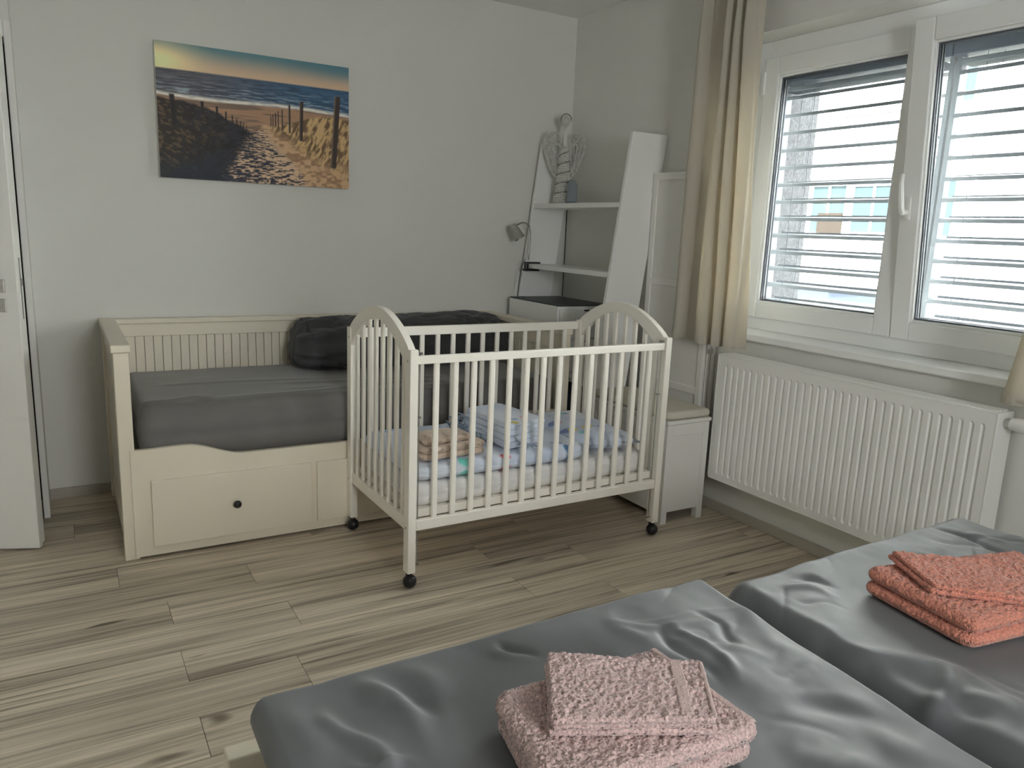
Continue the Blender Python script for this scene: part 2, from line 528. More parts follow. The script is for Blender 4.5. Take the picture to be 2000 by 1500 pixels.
# entry wall with the doorway (stands 25 cm in front of the back wall)
DY = -0.25
DX0, DX1, DZ = -3.72, -2.905, 2.02
ew = MB().box(XL, DX0, DY, DY + 0.2, -0.1, ZC).box(DX0, DX1, DY, DY + 0.2, DZ, ZC).box(DX1, -2.885, DY, 0.12, -0.1, ZC)
struct('wall_entry', ew, M['wall'])
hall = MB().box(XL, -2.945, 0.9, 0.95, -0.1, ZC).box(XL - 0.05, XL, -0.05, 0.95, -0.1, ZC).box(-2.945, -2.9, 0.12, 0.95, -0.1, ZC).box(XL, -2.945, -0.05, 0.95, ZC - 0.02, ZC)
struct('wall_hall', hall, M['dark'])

# floor: joint bed + individual planks
FL = struct('floor', MB().box(XL - 0.1, 0.0, YF, 0.95, -0.1, -0.003), M['joint'])
PW, PLEN = 0.1845, 1.21
plank_cache = {}
def plank_mesh(L, W):
    key = (round(L, 3), round(W, 3))
    if key not in plank_cache:
        g = 0.0007
        mb = MB().box(g, L - g, g, W - g, -0.003, 0.0, bev=0.0006)
        plank_cache[key] = mb.mesh('plank', M['plank'])
    return plank_cache[key]
joint = {0: -2.148, 1: -2.528, 2: -2.213, 3: -2.528, -1: -2.525}
row_top = -1.49
k0 = int(math.floor((0.0 - row_top) / PW)) + 1
for k in range(-k0, int((row_top - YF) / PW) + 1):
    y1 = row_top - k * PW; y0 = y1 - PW
    y0c, y1c = max(y0, YF), min(y1, 0.0)
    if y1c - y0c < 0.01: continue
    j0 = joint.get(k, -2.53 + ((k * 0.37) % 1.0) * PLEN)
    xs = [XL, 0.0]
    j = j0
    while j > XL + 0.02: xs.append(j); j -= PLEN
    j = j0 + PLEN
    while j < -0.02: xs.append(j); j += PLEN
    xs = sorted(set(xs))
    for a, b in zip(xs[:-1], xs[1:]):
        link('plank', plank_mesh(b - a, y1c - y0c), FL, (a, y0c, 0.0))

# skirting
def skirting(name, segs):
    root = None
    for (x0, x1, y0, y1) in segs:
        mb = MB().box(x0, x1, y0, y1, 0.0, 0.05, bev=0.003)
        root = struct(name, mb, M['skirting' if name == 'baseboard_back' else 'skirting_y'])
    return root
skirting('baseboard_back', [(-2.885, -0.012, -0.012, 0.0)])
skirting('baseboard_right', [(-0.012, 0.0, YF, 0.0)])

# ------------------------------------------------------------------ window
FXI, FXO = 0.150, 0.225         # fixed frame depth range
wf = MB()
def ring(mb, x0, x1, y0, y1, z0, z1, wl, wr_, wb, wt, bev=0.004):
    mb.box(x0, x1, y1 - wl, y1, z0, z1, bev).box(x0, x1, y0, y0 + wr_, z0, z1, bev)
    mb.box(x0, x1, y0 + wr_, y1 - wl, z0, z0 + wb, bev).box(x0, x1, y0 + wr_, y1 - wl, z1 - wt, z1, bev)
ring(wf, FXI, FXO, OY0, OY1, OZ0, OZ1, 0.065, 0.065, 0.075, 0.09)
WIN = struct('window_1', wf, M['pvc'])
w2 = MB()  # unseen window behind the camera, added to give fill light
for a_ in ((-2.45, -2.38, 1.1, 2.1), (-1.67, -1.60, 1.1, 2.1), (-2.38, -1.67, 1.1, 1.17), (-2.38, -1.67, 2.03, 2.1)):
    w2.box(a_[0], a_[1], YF - .08, YF - .02, a_[2], a_[3], .004)
W2 = struct('fill_window', w2, M['pvc'])
W2['label'] = 'unseen white single-sash window added behind the bed for fill light'
MB().box(-2.385, -1.665, YF - .055, YF - .05, 1.165, 2.035).build('pane', M['glass'], W2)
WIN['label'] = 'white two-sash plastic window with its near sash tilted inward'
SY = -2.18
def sash(y0, y1, tilt, handle):
    z0, z1 = 0.975, 2.172
    org = (0.15, 0.5 * (y0 + y1), z0)
    s = MB()
    W_ = y1 - y0; h = W_ / 2; H = z1 - z0
    X0, X1 = -0.022, 0.045
    ring(s, X0, X1, -h + 0.002, h - 0.002, 0, H, 0.078, 0.078, 0.072, 0.082, 0.005)
    # glazing bead, slightly recessed
    ring(s, X0 + 0.010, X1 - 0.01, -h + 0.078, h - 0.078, 0.072, H - 0.082, 0.010, 0.010, 0.010, 0.010, 0.002)
    o = s.build('sash', M['pvc'], WIN, world=False)
    o.location = org
    o.rotation_euler = (0, -tilt, 0)
    g0, g1, q0, q1 = -h + 0.088, h - 0.088, 0.082, H - 0.092
    for gx in (0.006, 0.024):
        link('pane', MB().box(gx, gx + 0.004, g0 - .004, g1 + .004, q0 - .004, q1 + .004).mesh('pane', M['glass']), o)
    se = MB()
    for gx in (0.000, 0.012, 0.030):
        ring(se, gx, gx + 0.005, g0, g1, q0, q1, 0.006, 0.006, 0.006, 0.006, 0.0)
    link('glazing_seal', se.mesh('glazing_seal', M['seal']), o)
    if handle:
        hb = MB().box(-0.034, -0.022, h - 0.052, h - 0.024, 0.47, 0.56, 0.006)
        hb.tube([(-0.03, h - 0.038, 0.50), (-0.062, h - 0.038, 0.50), (-0.068, h - 0.038, 0.515), (-0.070, h - 0.034, 0.56), (-0.066, h - 0.028, 0.61), (-0.058, h - 0.026, 0.645)], [0.010, 0.010, 0.011, 0.011, 0.010, 0.008], 8)
        ho = link('handle', hb.mesh('handle', M['white'], True), o)
        smooth_by_angle(ho)
    else:
        link('hinge_cover', MB().box(-0.03, -0.02, h - 0.008, h + 0.006, H - 0.16, H - 0.06, 0.003).mesh('hinge_cover', M['pvc']), o)
    return o
sash(SY, -1.385, 0.0, False)
sash(-2.975, SY, math.radians(5.0), True)
sl = MB().box(-0.042, FXI + 0.01, OY0 - 0.04, OY1 + 0.04, OZ0 - 0.032, OZ0, 0.006)
sl.build('window_sill', M['pvc'], WIN)

# outer blind: one per sash, each slat a part
def blind(y0, y1, label):
    t = thing('venetian_blind', label, 'blind', (0.325, 0.5 * (y0 + y1), 1.0), group='outdoor slatted blinds')
    MB().box(0.275, 0.375, y0, y1, 2.075, 2.235, 0.004).build('head_box', M['headbox'], t)
    MB().box(0.285, 0.365, y0 + 0.03, y1 - 0.03, 2.040, 2.062, 0.004).build('stacked_slats', M['alu'], t)
    n = 7
    prof = [(-0.040, -0.014), (-0.037, -0.002), (-0.015, 0.004), (0.015, 0.004), (0.037, 0.002), (0.040, 0.013)]
    poly = prof + [(x, z - 0.003) for x, z in reversed(prof)]
    me = MB().prism(poly, -(y1 - y0) / 2 + 0.028, (y1 - y0) / 2 - 0.028, 'Y').mesh('slat', M['alu'])
    zz = 2.020
    while zz > 0.98:
        link('slat', me, t, (0, 0, zz - 1.0))
        zz -= 0.0805
    for yy in (y0 + 0.012, y1 - 0.012):
        MB().box(0.305, 0.345, yy - 0.010, yy + 0.010, OZ0 + .02, 2.075, 0.002).build('guide_rail', M['alu'], t)
    for yy in (y1 - 0.13, y1 - 0.17, y0 + 0.15):
        for xx in ((0.288, 0.362) if yy != y1 - 0.17 else (0.325,)):
            MB().tube([(xx, yy, 0.95), (xx, yy, 2.08)], 0.0013, 5).build('ladder_cord', M['cord'], t)
    return t
blind(-2.185, -1.350, 'grey outdoor slat blind outside the closed window sash')
blind(-3.025, -2.190, 'grey outdoor slat blind outside the tilted window sash')
# own facade: pebble-dash lining of the outer reveal
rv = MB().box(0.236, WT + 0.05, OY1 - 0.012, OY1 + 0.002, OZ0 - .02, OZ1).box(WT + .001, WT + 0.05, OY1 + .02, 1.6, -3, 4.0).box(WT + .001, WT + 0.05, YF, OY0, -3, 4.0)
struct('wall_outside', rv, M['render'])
struct('trim_1', MB().box(0.236, WT + 0.08, OY0, OY1, OZ0 - 0.05, OZ0 - 0.02), M['alu'])
# ------------------------------------------------------------------ house across the street
BX = 18.0
def U(u, v, x=None, y=None, z=None):
    d = FW * 1491.13 + RT * (u - 1000) + UPV * (750 - v)
    C = Vector(CAM)
    if x is not None: t = (x - C.x) / d.x
    elif y is not None: t = (y - C.y) / d.y
    else: t = (z - C.z) / d.z
    return C + d * t
H = thing('house', 'sunlit white house facade with teal windows beyond the blinds', 'building', (BX, 4, -3.0))
MB().box(BX, BX + 6, -16, 22, -3, 7.0).build('wall', M['facade'], H)
def house_window(u0, v0, u1, v1, mull=True, brown=False):
    a = U(u0, v0, x=BX); b = U(u1, v1, x=BX)
    y0, y1, z0, z1 = b.y, a.y, b.z, a.z
    f = MB()
    ring(f, BX - 0.08, BX + 0.02, y0 - 0.06, y1 + 0.06, z0 - 0.06, z1 + 0.06, 0.06, 0.06, 0.06, 0.06, 0)
    if mull: f.box(BX - 0.07, BX + 0.02, (y0 + y1) / 2 - 0.03, (y0 + y1) / 2 + 0.03, z0, z1)
    wo = f.build('window', M['facade'], H)
    MB().box(BX - 0.03, BX - 0.01, y0, y1, z0, z1).build('pane', M['teal'], wo)
    if brown:
        MB().box(BX - 0.10, BX - 0.05, y0 + 0.0, y0 + 0.75 * (y1 - y0), z0 - 0.02, z0 + 0.42 * (z1 - z0)).build('panel', M['brown'], wo)
house_window(1592, 365, 1646, 455, True, True)
house_window(1672, 365, 1740, 455)
house_window(1826, 350, 1856, 462)
house_window(1870, 105, 1905, 195)
def ledge(u0, v0, u1, v1, th, dp):
    a = U(u0, v0, x=BX); b = U(u1, v1, x=BX)
    MB().box(BX - dp, BX, b.y, a.y, a.z - th, a.z).build('ledge', M['ledge'], H)
ledge(1570, 348, 1858, 345, 0.13, 0.3)
ledge(1550, 468, 1850, 485, 0.05, 0.14)
ledge(1580, 236, 1790, 210, 0.05, 0.12)
shade_block = thing('facade_shade', 'low blue-grey block standing in for shade on the white house', 'shade_block', (16, 9, -3))  # made-up block, coloured to stand in for a shadow on the facade
a = U(1500, 553, x=15.0); b = U(1620, 553, x=15.0)
MB().box(15.0, 17.6, b.y, a.y + 3, -3, a.z).build('wall', M['shade_block'], shade_block)
MB().box(14.9, 17.7, b.y - .1, a.y + 3.1, a.z, a.z + .06).build('block_top', M['ledge'], shade_block)
gw = thing('garden_wall', 'low stone garden wall along the street', 'wall', (13, 5, -3))
a = U(1560, 583, x=12.5); b = U(1730, 600, x=12.5)
MB().box(12.5, 13.2, b.y - 6, a.y, -3, a.z).build('wall', M['gravel'], gw)
struct('ground', MB().box(WT + 0.05, 30, -20, 24, -3.2, -3.0), M['gravel'])

# ------------------------------------------------------------------ door
HX, HY, DA = -3.694, -0.270, math.radians(22.0)
DR = struct('door_1', MB().box(0.0, 0.842, -0.022, 0.030, 0.008, 2.020, 0.002).box(0.0, 0.856, -0.050, -0.022, 0.008, 2.038, 0.003), M['door'])
DR['label'] = 'white panelled room door standing ajar'
DR.location = (HX, HY, 0)
DR.rotation_euler = (0, 0, -DA)
DR['_o'] = (0, 0, 0)
def dchild(name, mb, mt):
    return link(name, mb.mesh(name, mt), DR)
dp = MB()
for z0, z1 in ((0.35, 0.86), (1.14, 1.9)):
    ring(dp, 0.14, 0.71, -0.0435, -0.040, 0, 0, 0, 0, 0, 0) if False else None
    dp.box(0.14, 0.71, -0.0525, -0.049, z0, z1, 0.0015)
dchild('raised_panel', dp, M['door'])
dchild('rosette', MB().box(0.765, 0.815, -0.060, -0.050, 1.035, 1.085, 0.003), M['steel'])
dchild('keyhole_plate', MB().box(0.765, 0.815, -0.059, -0.050, 0.962, 1.012, 0.003), M['steel'])
dchild('keyhole', MB().box(0.786, 0.794, -0.0596, -0.0588, 0.975, 0.998), M['black'])
hd = MB().tube([(0.79, -0.06, 1.06), (0.79, -0.105, 1.06), (0.775, -0.112, 1.06), (0.66, -0.112, 1.06)], 0.0095, 8)
dchild('door_handle', hd, M['steel'])
dchild('lock_strip', MB().box(0.8415, 0.8445, -0.008, 0.012, 0.93, 1.165, 0.001).box(0.844, 0.854, -0.006, 0.006, 1.06, 1.085, 0.002), M['chrome'])
# door lining + casing
tr_ = MB().box(-2.908, -2.883, DY - 0.018, DY, 0, 2.07, 0.004).box(DX0 - 0.06, DX0 + 0.012, DY - 0.018, DY, 0, 2.07, 0.004).box(DX0 + 0.012, -2.908, DY - 0.018, DY, 2.008, 2.07, 0.004)
tr_.box(DX0, DX0 + 0.02, DY, DY + 0.22, 0, DZ, 0.002)
struct('trim_2', tr_, M['door'])
for zc in (0.98, 1.8):
    pass

# ------------------------------------------------------------------ picture
def picture_colors(s, t):
    """s right, t down, both 0..1"""
    n1 = fbm(s * 8, t * 8, 4)
    C = lambda r, g, b: np.array(srgb(r, g, b))
    def mixc(a, b, k): return a + (b - a) * k[..., None]
    hz = 0.19
    sky = mixc(np.broadcast_to(C(78, 116, 124), s.shape + (3,)), np.broadcast_to(C(186, 160, 134), s.shape + (3,)), ss(0.0, hz, t))
    glow = 0.8 * np.exp(-((s - 0.0) ** 2 / 0.03 + (t - 0.13) ** 2 / 0.014))
    sky = mixc(sky, np.broadcast_to(C(250, 228, 165), s.shape + (3,)), np.clip(glow * 0.95, 0, 1))
    sky = mixc(sky, np.broadcast_to(C(62, 106, 124), s.shape + (3,)), ss(0.5, 1.1, s) * (1 - ss(0.02, 0.16, t)) * 0.7)
    img = sky
    # sea
    tt = (t - hz) / 0.21
    sea = mixc(np.broadcast_to(C(84, 82, 88), s.shape + (3,)), np.broadcast_to(C(48, 82, 112), s.shape + (3,)), ss(0.1, 0.8, s))
    wv = fbm(s * 16, t * 150, 3)
    sea = mixc(sea, np.broadcast_to(C(150, 165, 175), s.shape + (3,)), ss(0.52, 0.72, wv) * ss(0.1, 0.9, tt) * 0.8)
    sea = mixc(sea, np.broadcast_to(C(28, 42, 58), s.shape + (3,)), ss(0.50, 0.32, wv) * 0.5)
    shore = hz + 0.20 + 0.01 * np.sin(s * 7) - 0.015 * (1 - s)
    foam = np.exp(-((t - shore) / 0.014) ** 2)
    img = mixc(img, sea, ss(hz - 0.004, hz + 0.006, t))
    img = mixc(img, np.broadcast_to(C(205, 200, 190), s.shape + (3,)), np.clip(foam * (0.5 + fbm(s * 30, t * 60, 2)), 0, 1))
    # beach
    bch = mixc(np.broadcast_to(C(150, 118, 92), s.shape + (3,)), np.broadcast_to(C(108, 88, 74), s.shape + (3,)), ss(0.4, 0.6, fbm(s * 5, t * 60, 3)))
    img = mixc(img, bch, ss(shore + 0.006, shore + 0.018, t))
    # right dune
    rd = 0.545 - 0.12 * ss(0.52, 0.9, s) + 0.03 * (fbm(s * 9, s * 0 + 3, 2) - .5)
    grass = fbm(s * 70 + t * 25, t * 14 - s * 18, 3)
    rcol = mixc(np.broadcast_to(C(96, 74, 50), s.shape + (3,)), np.broadcast_to(C(180, 150, 106), s.shape + (3,)), ss(0.32, 0.66, grass))
    sand = mixc(np.broadcast_to(C(178, 146, 112), s.shape + (3,)), np.broadcast_to(C(136, 106, 80), s.shape + (3,)), ss(0.42, 0.66, fbm(s * 34, t * 44, 4)))
    edge_r = 0.545 + 0.42 * ss(0.52, 1.02, t)
    rc = mixc(sand, rcol, ss(edge_r - 0.03, edge_r + 0.05, s + 0.08 * (n1 - .5)) * ss(0.98, 0.72, t))
    img = mixc(img, rc, ss(rd - 0.012, rd + 0.012, t) * ss(0.50, 0.53, s))
    # left dune, in shade
    ld = 0.405 + 0.19 * ss(0.12, 0.5, s) + 0.05 * (fbm(s * 16, s * 0 + 9, 3) - .5)
    lcol = mixc(np.broadcast_to(C(44, 42, 54), s.shape + (3,)), np.broadcast_to(C(18, 17, 22), s.shape + (3,)), ss(0.35, 0.65, fbm(s * 40 + t * 20, t * 26, 4)))
    gl_ = mixc(np.broadcast_to(C(58, 46, 32), s.shape + (3,)), np.broadcast_to(C(132, 106, 74), s.shape + (3,)), ss(0.5, 0.74, fbm(s * 60 - t * 40, t * 50, 3)))
    lcol = mixc(lcol, gl_, ss(0.42, 0.05, s + 0.45 * np.abs(t - 0.62) + 0.2 * (n1 - .5)) * 0.8)
    lcol = lcol * 0.55
    lcol = mixc(lcol, np.broadcast_to(C(14, 26, 40), s.shape + (3,)), ss(0.75, 1.0, t) * ss(0.6, 0.2, s) * 0.8)
    img = mixc(img, lcol, ss(ld - 0.01, ld + 0.012, t) * ss(0.535, 0.495, s + 0.0 * t))
    # trodden path
    c_ = 0.50 + 0.06 * ss(0.55, 1.0, t); wd = 0.035 + 0.20 * ss(0.55, 1.0, t)
    inp = ss(wd + 0.05, wd - 0.03, np.abs(s - c_ - 0.05 * (n1 - .5))) * ss(0.555, 0.60, t)
    pr = fbm(s * 46, 1.6 / (t - 0.30) * 26, 3)
    pc = mixc(np.broadcast_to(C(40, 40, 54), s.shape + (3,)), np.broadcast_to(C(186, 158, 130), s.shape + (3,)), ss(0.40, 0.62, pr + 0.12 * (s - c_) / wd))
    img = mixc(img, pc, inp)
    strip = ss(0.0, 0.03, s - (c_ + wd * 0.75)) * ss(0.2, 0.06, s - (c_ + wd * 0.75)) * ss(0.57, 0.66, t)
    img = mixc(img, sand, strip * 0.9)
    # posts
    def post(sc, t0, t1, wd, lean, dark):
        nonlocal img
        cx = sc + lean * (t - t0)
        k = ss(wd, wd * 0.75, np.abs(s - cx)) * ss(t0 - 0.004, t0 + 0.004, t) * ss(t1 + 0.006, t1 - 0.006, t)
        base = mixc(np.broadcast_to(C(*dark), s.shape + (3,)), np.broadcast_to(C(126, 108, 88), s.shape + (3,)), ss(-0.2 * wd, -wd, s - cx) * (0.8 if sc > .5 else 0.1))
        img = mixc(img, base, k)
    for a in ((0.07, 0.375, 0.60, 0.014, 0.03), (0.215, 0.405, 0.50, 0.009, 0), (0.287, 0.43, 0.555, 0.0065, 0), (0.332, 0.462, 0.56, 0.005, 0), (0.363, 0.485, 0.55, 0.004, 0), (0.385, 0.51, 0.56, 0.0035, 0), (0.405, 0.525, 0.57, 0.003, 0), (0.42, 0.54, 0.58, 0.003, 0), (0.435, 0.55, 0.59, 0.0025, 0)):
        post(*a, (24, 20, 20))
    for a in ((0.935, 0.245, 0.835, 0.019, -0.045), (0.732, 0.318, 0.635, 0.0115, -0.02), (0.665, 0.355, 0.58, 0.0065, 0), (0.625, 0.40, 0.565, 0.0045, 0), (0.603, 0.415, 0.55, 0.004, 0), (0.588, 0.43, 0.54, 0.0035, 0), (0.575, 0.445, 0.535, 0.003, 0), (0.563, 0.46, 0.535, 0.003, 0)):
        post(*a, (52, 40, 36))
    return np.clip(img * 1.5, 0, 0.95)
PX0, PX1, PZ0, PZ1 = -2.3405, -1.430, 1.521, 2.1244
t = thing('beach_picture', 'unframed canvas print of a sandy path to the sea between wooden posts', 'picture', (PX0, -0.04, PZ0))
gx, gz = 360, 240
s_, t_ = np.meshgrid(np.linspace(0, 1, gx), np.linspace(0, 1, gz), indexing='ij')
V = np.stack([s_ * (PX1 - PX0), np.full_like(s_, -0.0012), (1 - t_) * (PZ1 - PZ0)], -1).reshape(-1, 3)
link('printed_front', nparr_mesh('printed_front', V, grid_faces(gx, gz, 0, True), M['print'], False, picture_colors(s_, t_).reshape(-1, 3)), t)
MB().box(PX0, PX1, -0.040, -0.002, PZ0, PZ1, 0.001).build('stretcher', M['canvas_side'], t)

# ------------------------------------------------------------------ daybed
XA, XB, DFY, DH = -2.634, -0.542, -0.90, 0.862
t = thing('daybed', 'cream wooden daybed with beadboard back and drawers along the front', 'bed', (XA, DFY, 0))
W_ = M['white_wood']
def arm(x0, x1, side):
    MB().box(x0 + .006, x1 - .006, DFY + 0.006, DFY + 0.060, 0, DH - 0.03, 0.004).build('post', W_, t)
    MB().box(x0 + .006, x1 - .006, -0.075, -0.022, 0, DH - 0.03, 0.004).build('post', W_, t)
    a = MB().box(x0 - .001, x1 + .001, DFY - 0.002, -0.014, DH - 0.03, DH, 0.004)
    a.build('arm_cap', W_, t)
    MB().box(x0 + .014, x1 - .014, DFY + 0.06, -0.075, DH - 0.11, DH - 0.03, 0.003).build('rail', W_, t)
    MB().box(x0 + .014, x1 - .014, DFY + 0.06, -0.075, 0.03, 0.10, 0.003).build('rail', W_, t)
    n = 18
    y0, y1 = DFY + 0.06, -0.075
    st = (y1 - y0) / n
    me = MB().box(x0 + .020 - t.location.x, x1 - .020 - t.location.x, 0.0012, st - 0.0012, 0.10, DH - 0.11, 0.0018).mesh('board', W_)
    for i in range(n):
        link('board', me, t, (0, y0 + i * st - DFY, 0))
arm(XA, XA + 0.066, -1)
arm(XB - 0.066, XB, 1)
bx0, bx1 = XA + 0.066, XB - 0.066
MB().box(bx0, bx1, -0.070, -0.014, DH - 0.026, DH - 0.002, 0.004).build('back_cap', W_, t)
MB().box(bx0, bx1, -0.056, -0.026, DH - 0.088, DH - 0.026, 0.003).build('back_rail', W_, t)
n = int(round((bx1 - bx0) / 0.040)); st = (bx1 - bx0) / n
me = MB().box(0.0012, st - 0.0012, 0, 0.014, 0.33, DH - 0.088, 0.0018).mesh('board', W_)
for i in range(n):
    link('board', me, t, (bx0 + i * st - XA, -0.048 - DFY, 0))
MB().box(bx0, bx1, -0.034, -0.026, 0.05, DH - 0.085).build('back_panel', M['groove'], t)
# front board with the scalloped top edge
fx0, fx1 = XA + 0.044, XB - 0.044
top = []
L_ = fx1 - fx0
def curve(x):
    d = min(x, L_ - x)
    k = float(ss(0.20, 0.42, np.array(d)))
    return 0.449 + 0.004 * float(ss(0.05, 0.18, np.array(d))) - 0.056 * k
N = 90
pts = [(fx0 + L_ * i / N, curve(L_ * i / N)) for i in range(N + 1)]
fb = MB()
vs = []
for x, z in pts:
    for y in (DFY - 0.004, DFY + 0.018):
        vs += [(x, y, 0.012), (x, y, z)]
fs = []
for i in range(N):
    a = 4 * i; b = a + 4
    fs += [(a, b, b + 1, a + 1), (a + 3, b + 3, b + 2, a + 2), (a + 1, b + 1, b + 3, a + 3), (a + 2, b + 2, b, a)]
fs += [(0, 1, 3, 2), (4 * N, 4 * N + 2, 4 * N + 3, 4 * N + 1)]
fb.add(vs, fs)
fb.build('front_board', W_, t)
for i in range(3):
    x0 = -2.524 + i * 0.6555
    d = MB().box(x0, x0 + 0.632, DFY - 0.020, DFY + 0.012, 0.052, 0.323, 0.003).build('drawer_front', W_, t)
    kx, kz = x0 + 0.316, 0.190
    kb = MB().lathe([(0.006, DFY - 0.020), (0.006, DFY - 0.032), (0.014, DFY - 0.036), (0.0165, DFY - 0.042), (0.015, DFY - 0.048), (0.008, DFY - 0.051)], 18, (kx, 0, kz), 'Y')
    ko = kb.build('knob', M['black'], d, True)
# slatted base and inner floor
MB().box(XA + 0.06, XB - 0.06, DFY + 0.03, -0.06, 0.36, 0.385).build('slat_base', W_, t)

# mattress with grey fitted sheet
def mtop(X, Y, P):
    dz = 0.006 * (fbm(X * 3, Y * 4, 3) - .5) * P
    dz += ridges(X, Y, [(-2.53, -0.80, -2.30, -0.76, 0.010, 0.03), (-2.33, -0.83, -2.26, -0.90, -0.016, 0.05), (-2.2, -0.80, -1.45, -0.76, 0.008, 0.03),
                        (-1.85, -0.70, -1.2, -0.78, 0.007, 0.022), (-1.9, -0.58, -1.2, -0.66, 0.006, 0.02), (-2.4, -0.45, -1.7, -0.52, 0.004, 0.02)]) * P
    return dz
slab('mattress', M['sheet'], quad=[(XA + 0.078, -0.876), (XB - 0.078, -0.876), (XB - 0.078, -0.065), (XA + 0.078, -0.065)], z0=0.386, T=0.225, r=0.05, n=170, m=90, top=mtop, p=2.6, corner=0.055)
tag(bpy.data.objects['mattress'], 'mattress in a taupe-grey fitted sheet on the daybed', 'mattress')

# long bolster pillow leaning on the back of the daybed
n, mm = 150, 72
uu, vv = np.meshgrid(np.linspace(0, 1, n), np.linspace(0, 2 * PI, mm, endpoint=False), indexing='ij')
x = -1.795 + uu * 1.19
e = np.minimum(uu, 1 - uu) * 1.19
k = np.clip(e / 0.07, 0, 1) ; k = np.sqrt(1 - (1 - k) ** 2) * 0.72 + 0.28 * ss(0, 0.25, e)
k = np.where(e <= 1e-6, 0.02, k)
cy, cz = -0.300 + 0.0 * uu, 0.742
ca, sa = np.cos(vv), np.sin(vv)
sg = lambda q, pw: np.sign(q) * np.abs(q) ** pw
ry, rz = 0.21, 0.127
lz = sg(sa, 0.85) * rz; ly = sg(ca, 0.85) * ry
slump = 1 - 0.22 * ss(-0.02, 0.13, lz)       # narrower at the top
lean = 0.34 * (lz + rz)                        # top leans back
fold = -0.016 * np.exp(-np.abs(fbm(x * 4 + vv * 0.9, vv * 2.4 - x * 2, 3) - .5) / 0.05) + 0.026 * (fbm(x * 5 + vv * 0.6, vv * 3.0 + x * 3, 4) - .5) + 0.014 * np.sin(vv * 9 + x * 10 + 4 * fbm(x * 3, vv * 2, 2)) * np.exp(-(uu / 0.22) ** 2)
yy = cy + (ly * slump) * (0.35 + 0.65 * k) + lean * 0.9 + fold * ca * 1.0
zz = cz + lz * (0.55 + 0.45 * k) + fold * sa + 0.018 * uu * (sa > 0)
zz = zz + 0.03 * ss(0.10, 0.0, uu) * 0
zz = np.maximum(zz, 0.614)
V = np.stack([x + 0.02 * np.sin(vv) * (uu < 0.05), np.minimum(yy, -0.075), zz], -1).reshape(-1, 3)
i, j = np.meshgrid(np.arange(n - 1), np.arange(mm), indexing='ij')
F = np.stack([(i * mm + j).ravel(), (i * mm + (j + 1) % mm).ravel(), ((i + 1) * mm + (j + 1) % mm).ravel(), ((i + 1) * mm + j).ravel()], 1)
bol = link('bolster_pillow', nparr_mesh('bolster_pillow', V, F, M['pillow']))
tag(bol, 'long charcoal pillow leaning against the back of the daybed', 'pillow')
bm = bmesh.new(); bm.from_mesh(bol.data); bmesh.ops.holes_fill(bm, edges=[e for e in bm.edges if e.is_boundary], sides=0)
bmesh.ops.recalc_face_normals(bm, faces=bm.faces[:]); bm.to_mesh(bol.data); bm.free()
bol.data.polygons.foreach_set('use_smooth', [True] * len(bol.data.polygons))

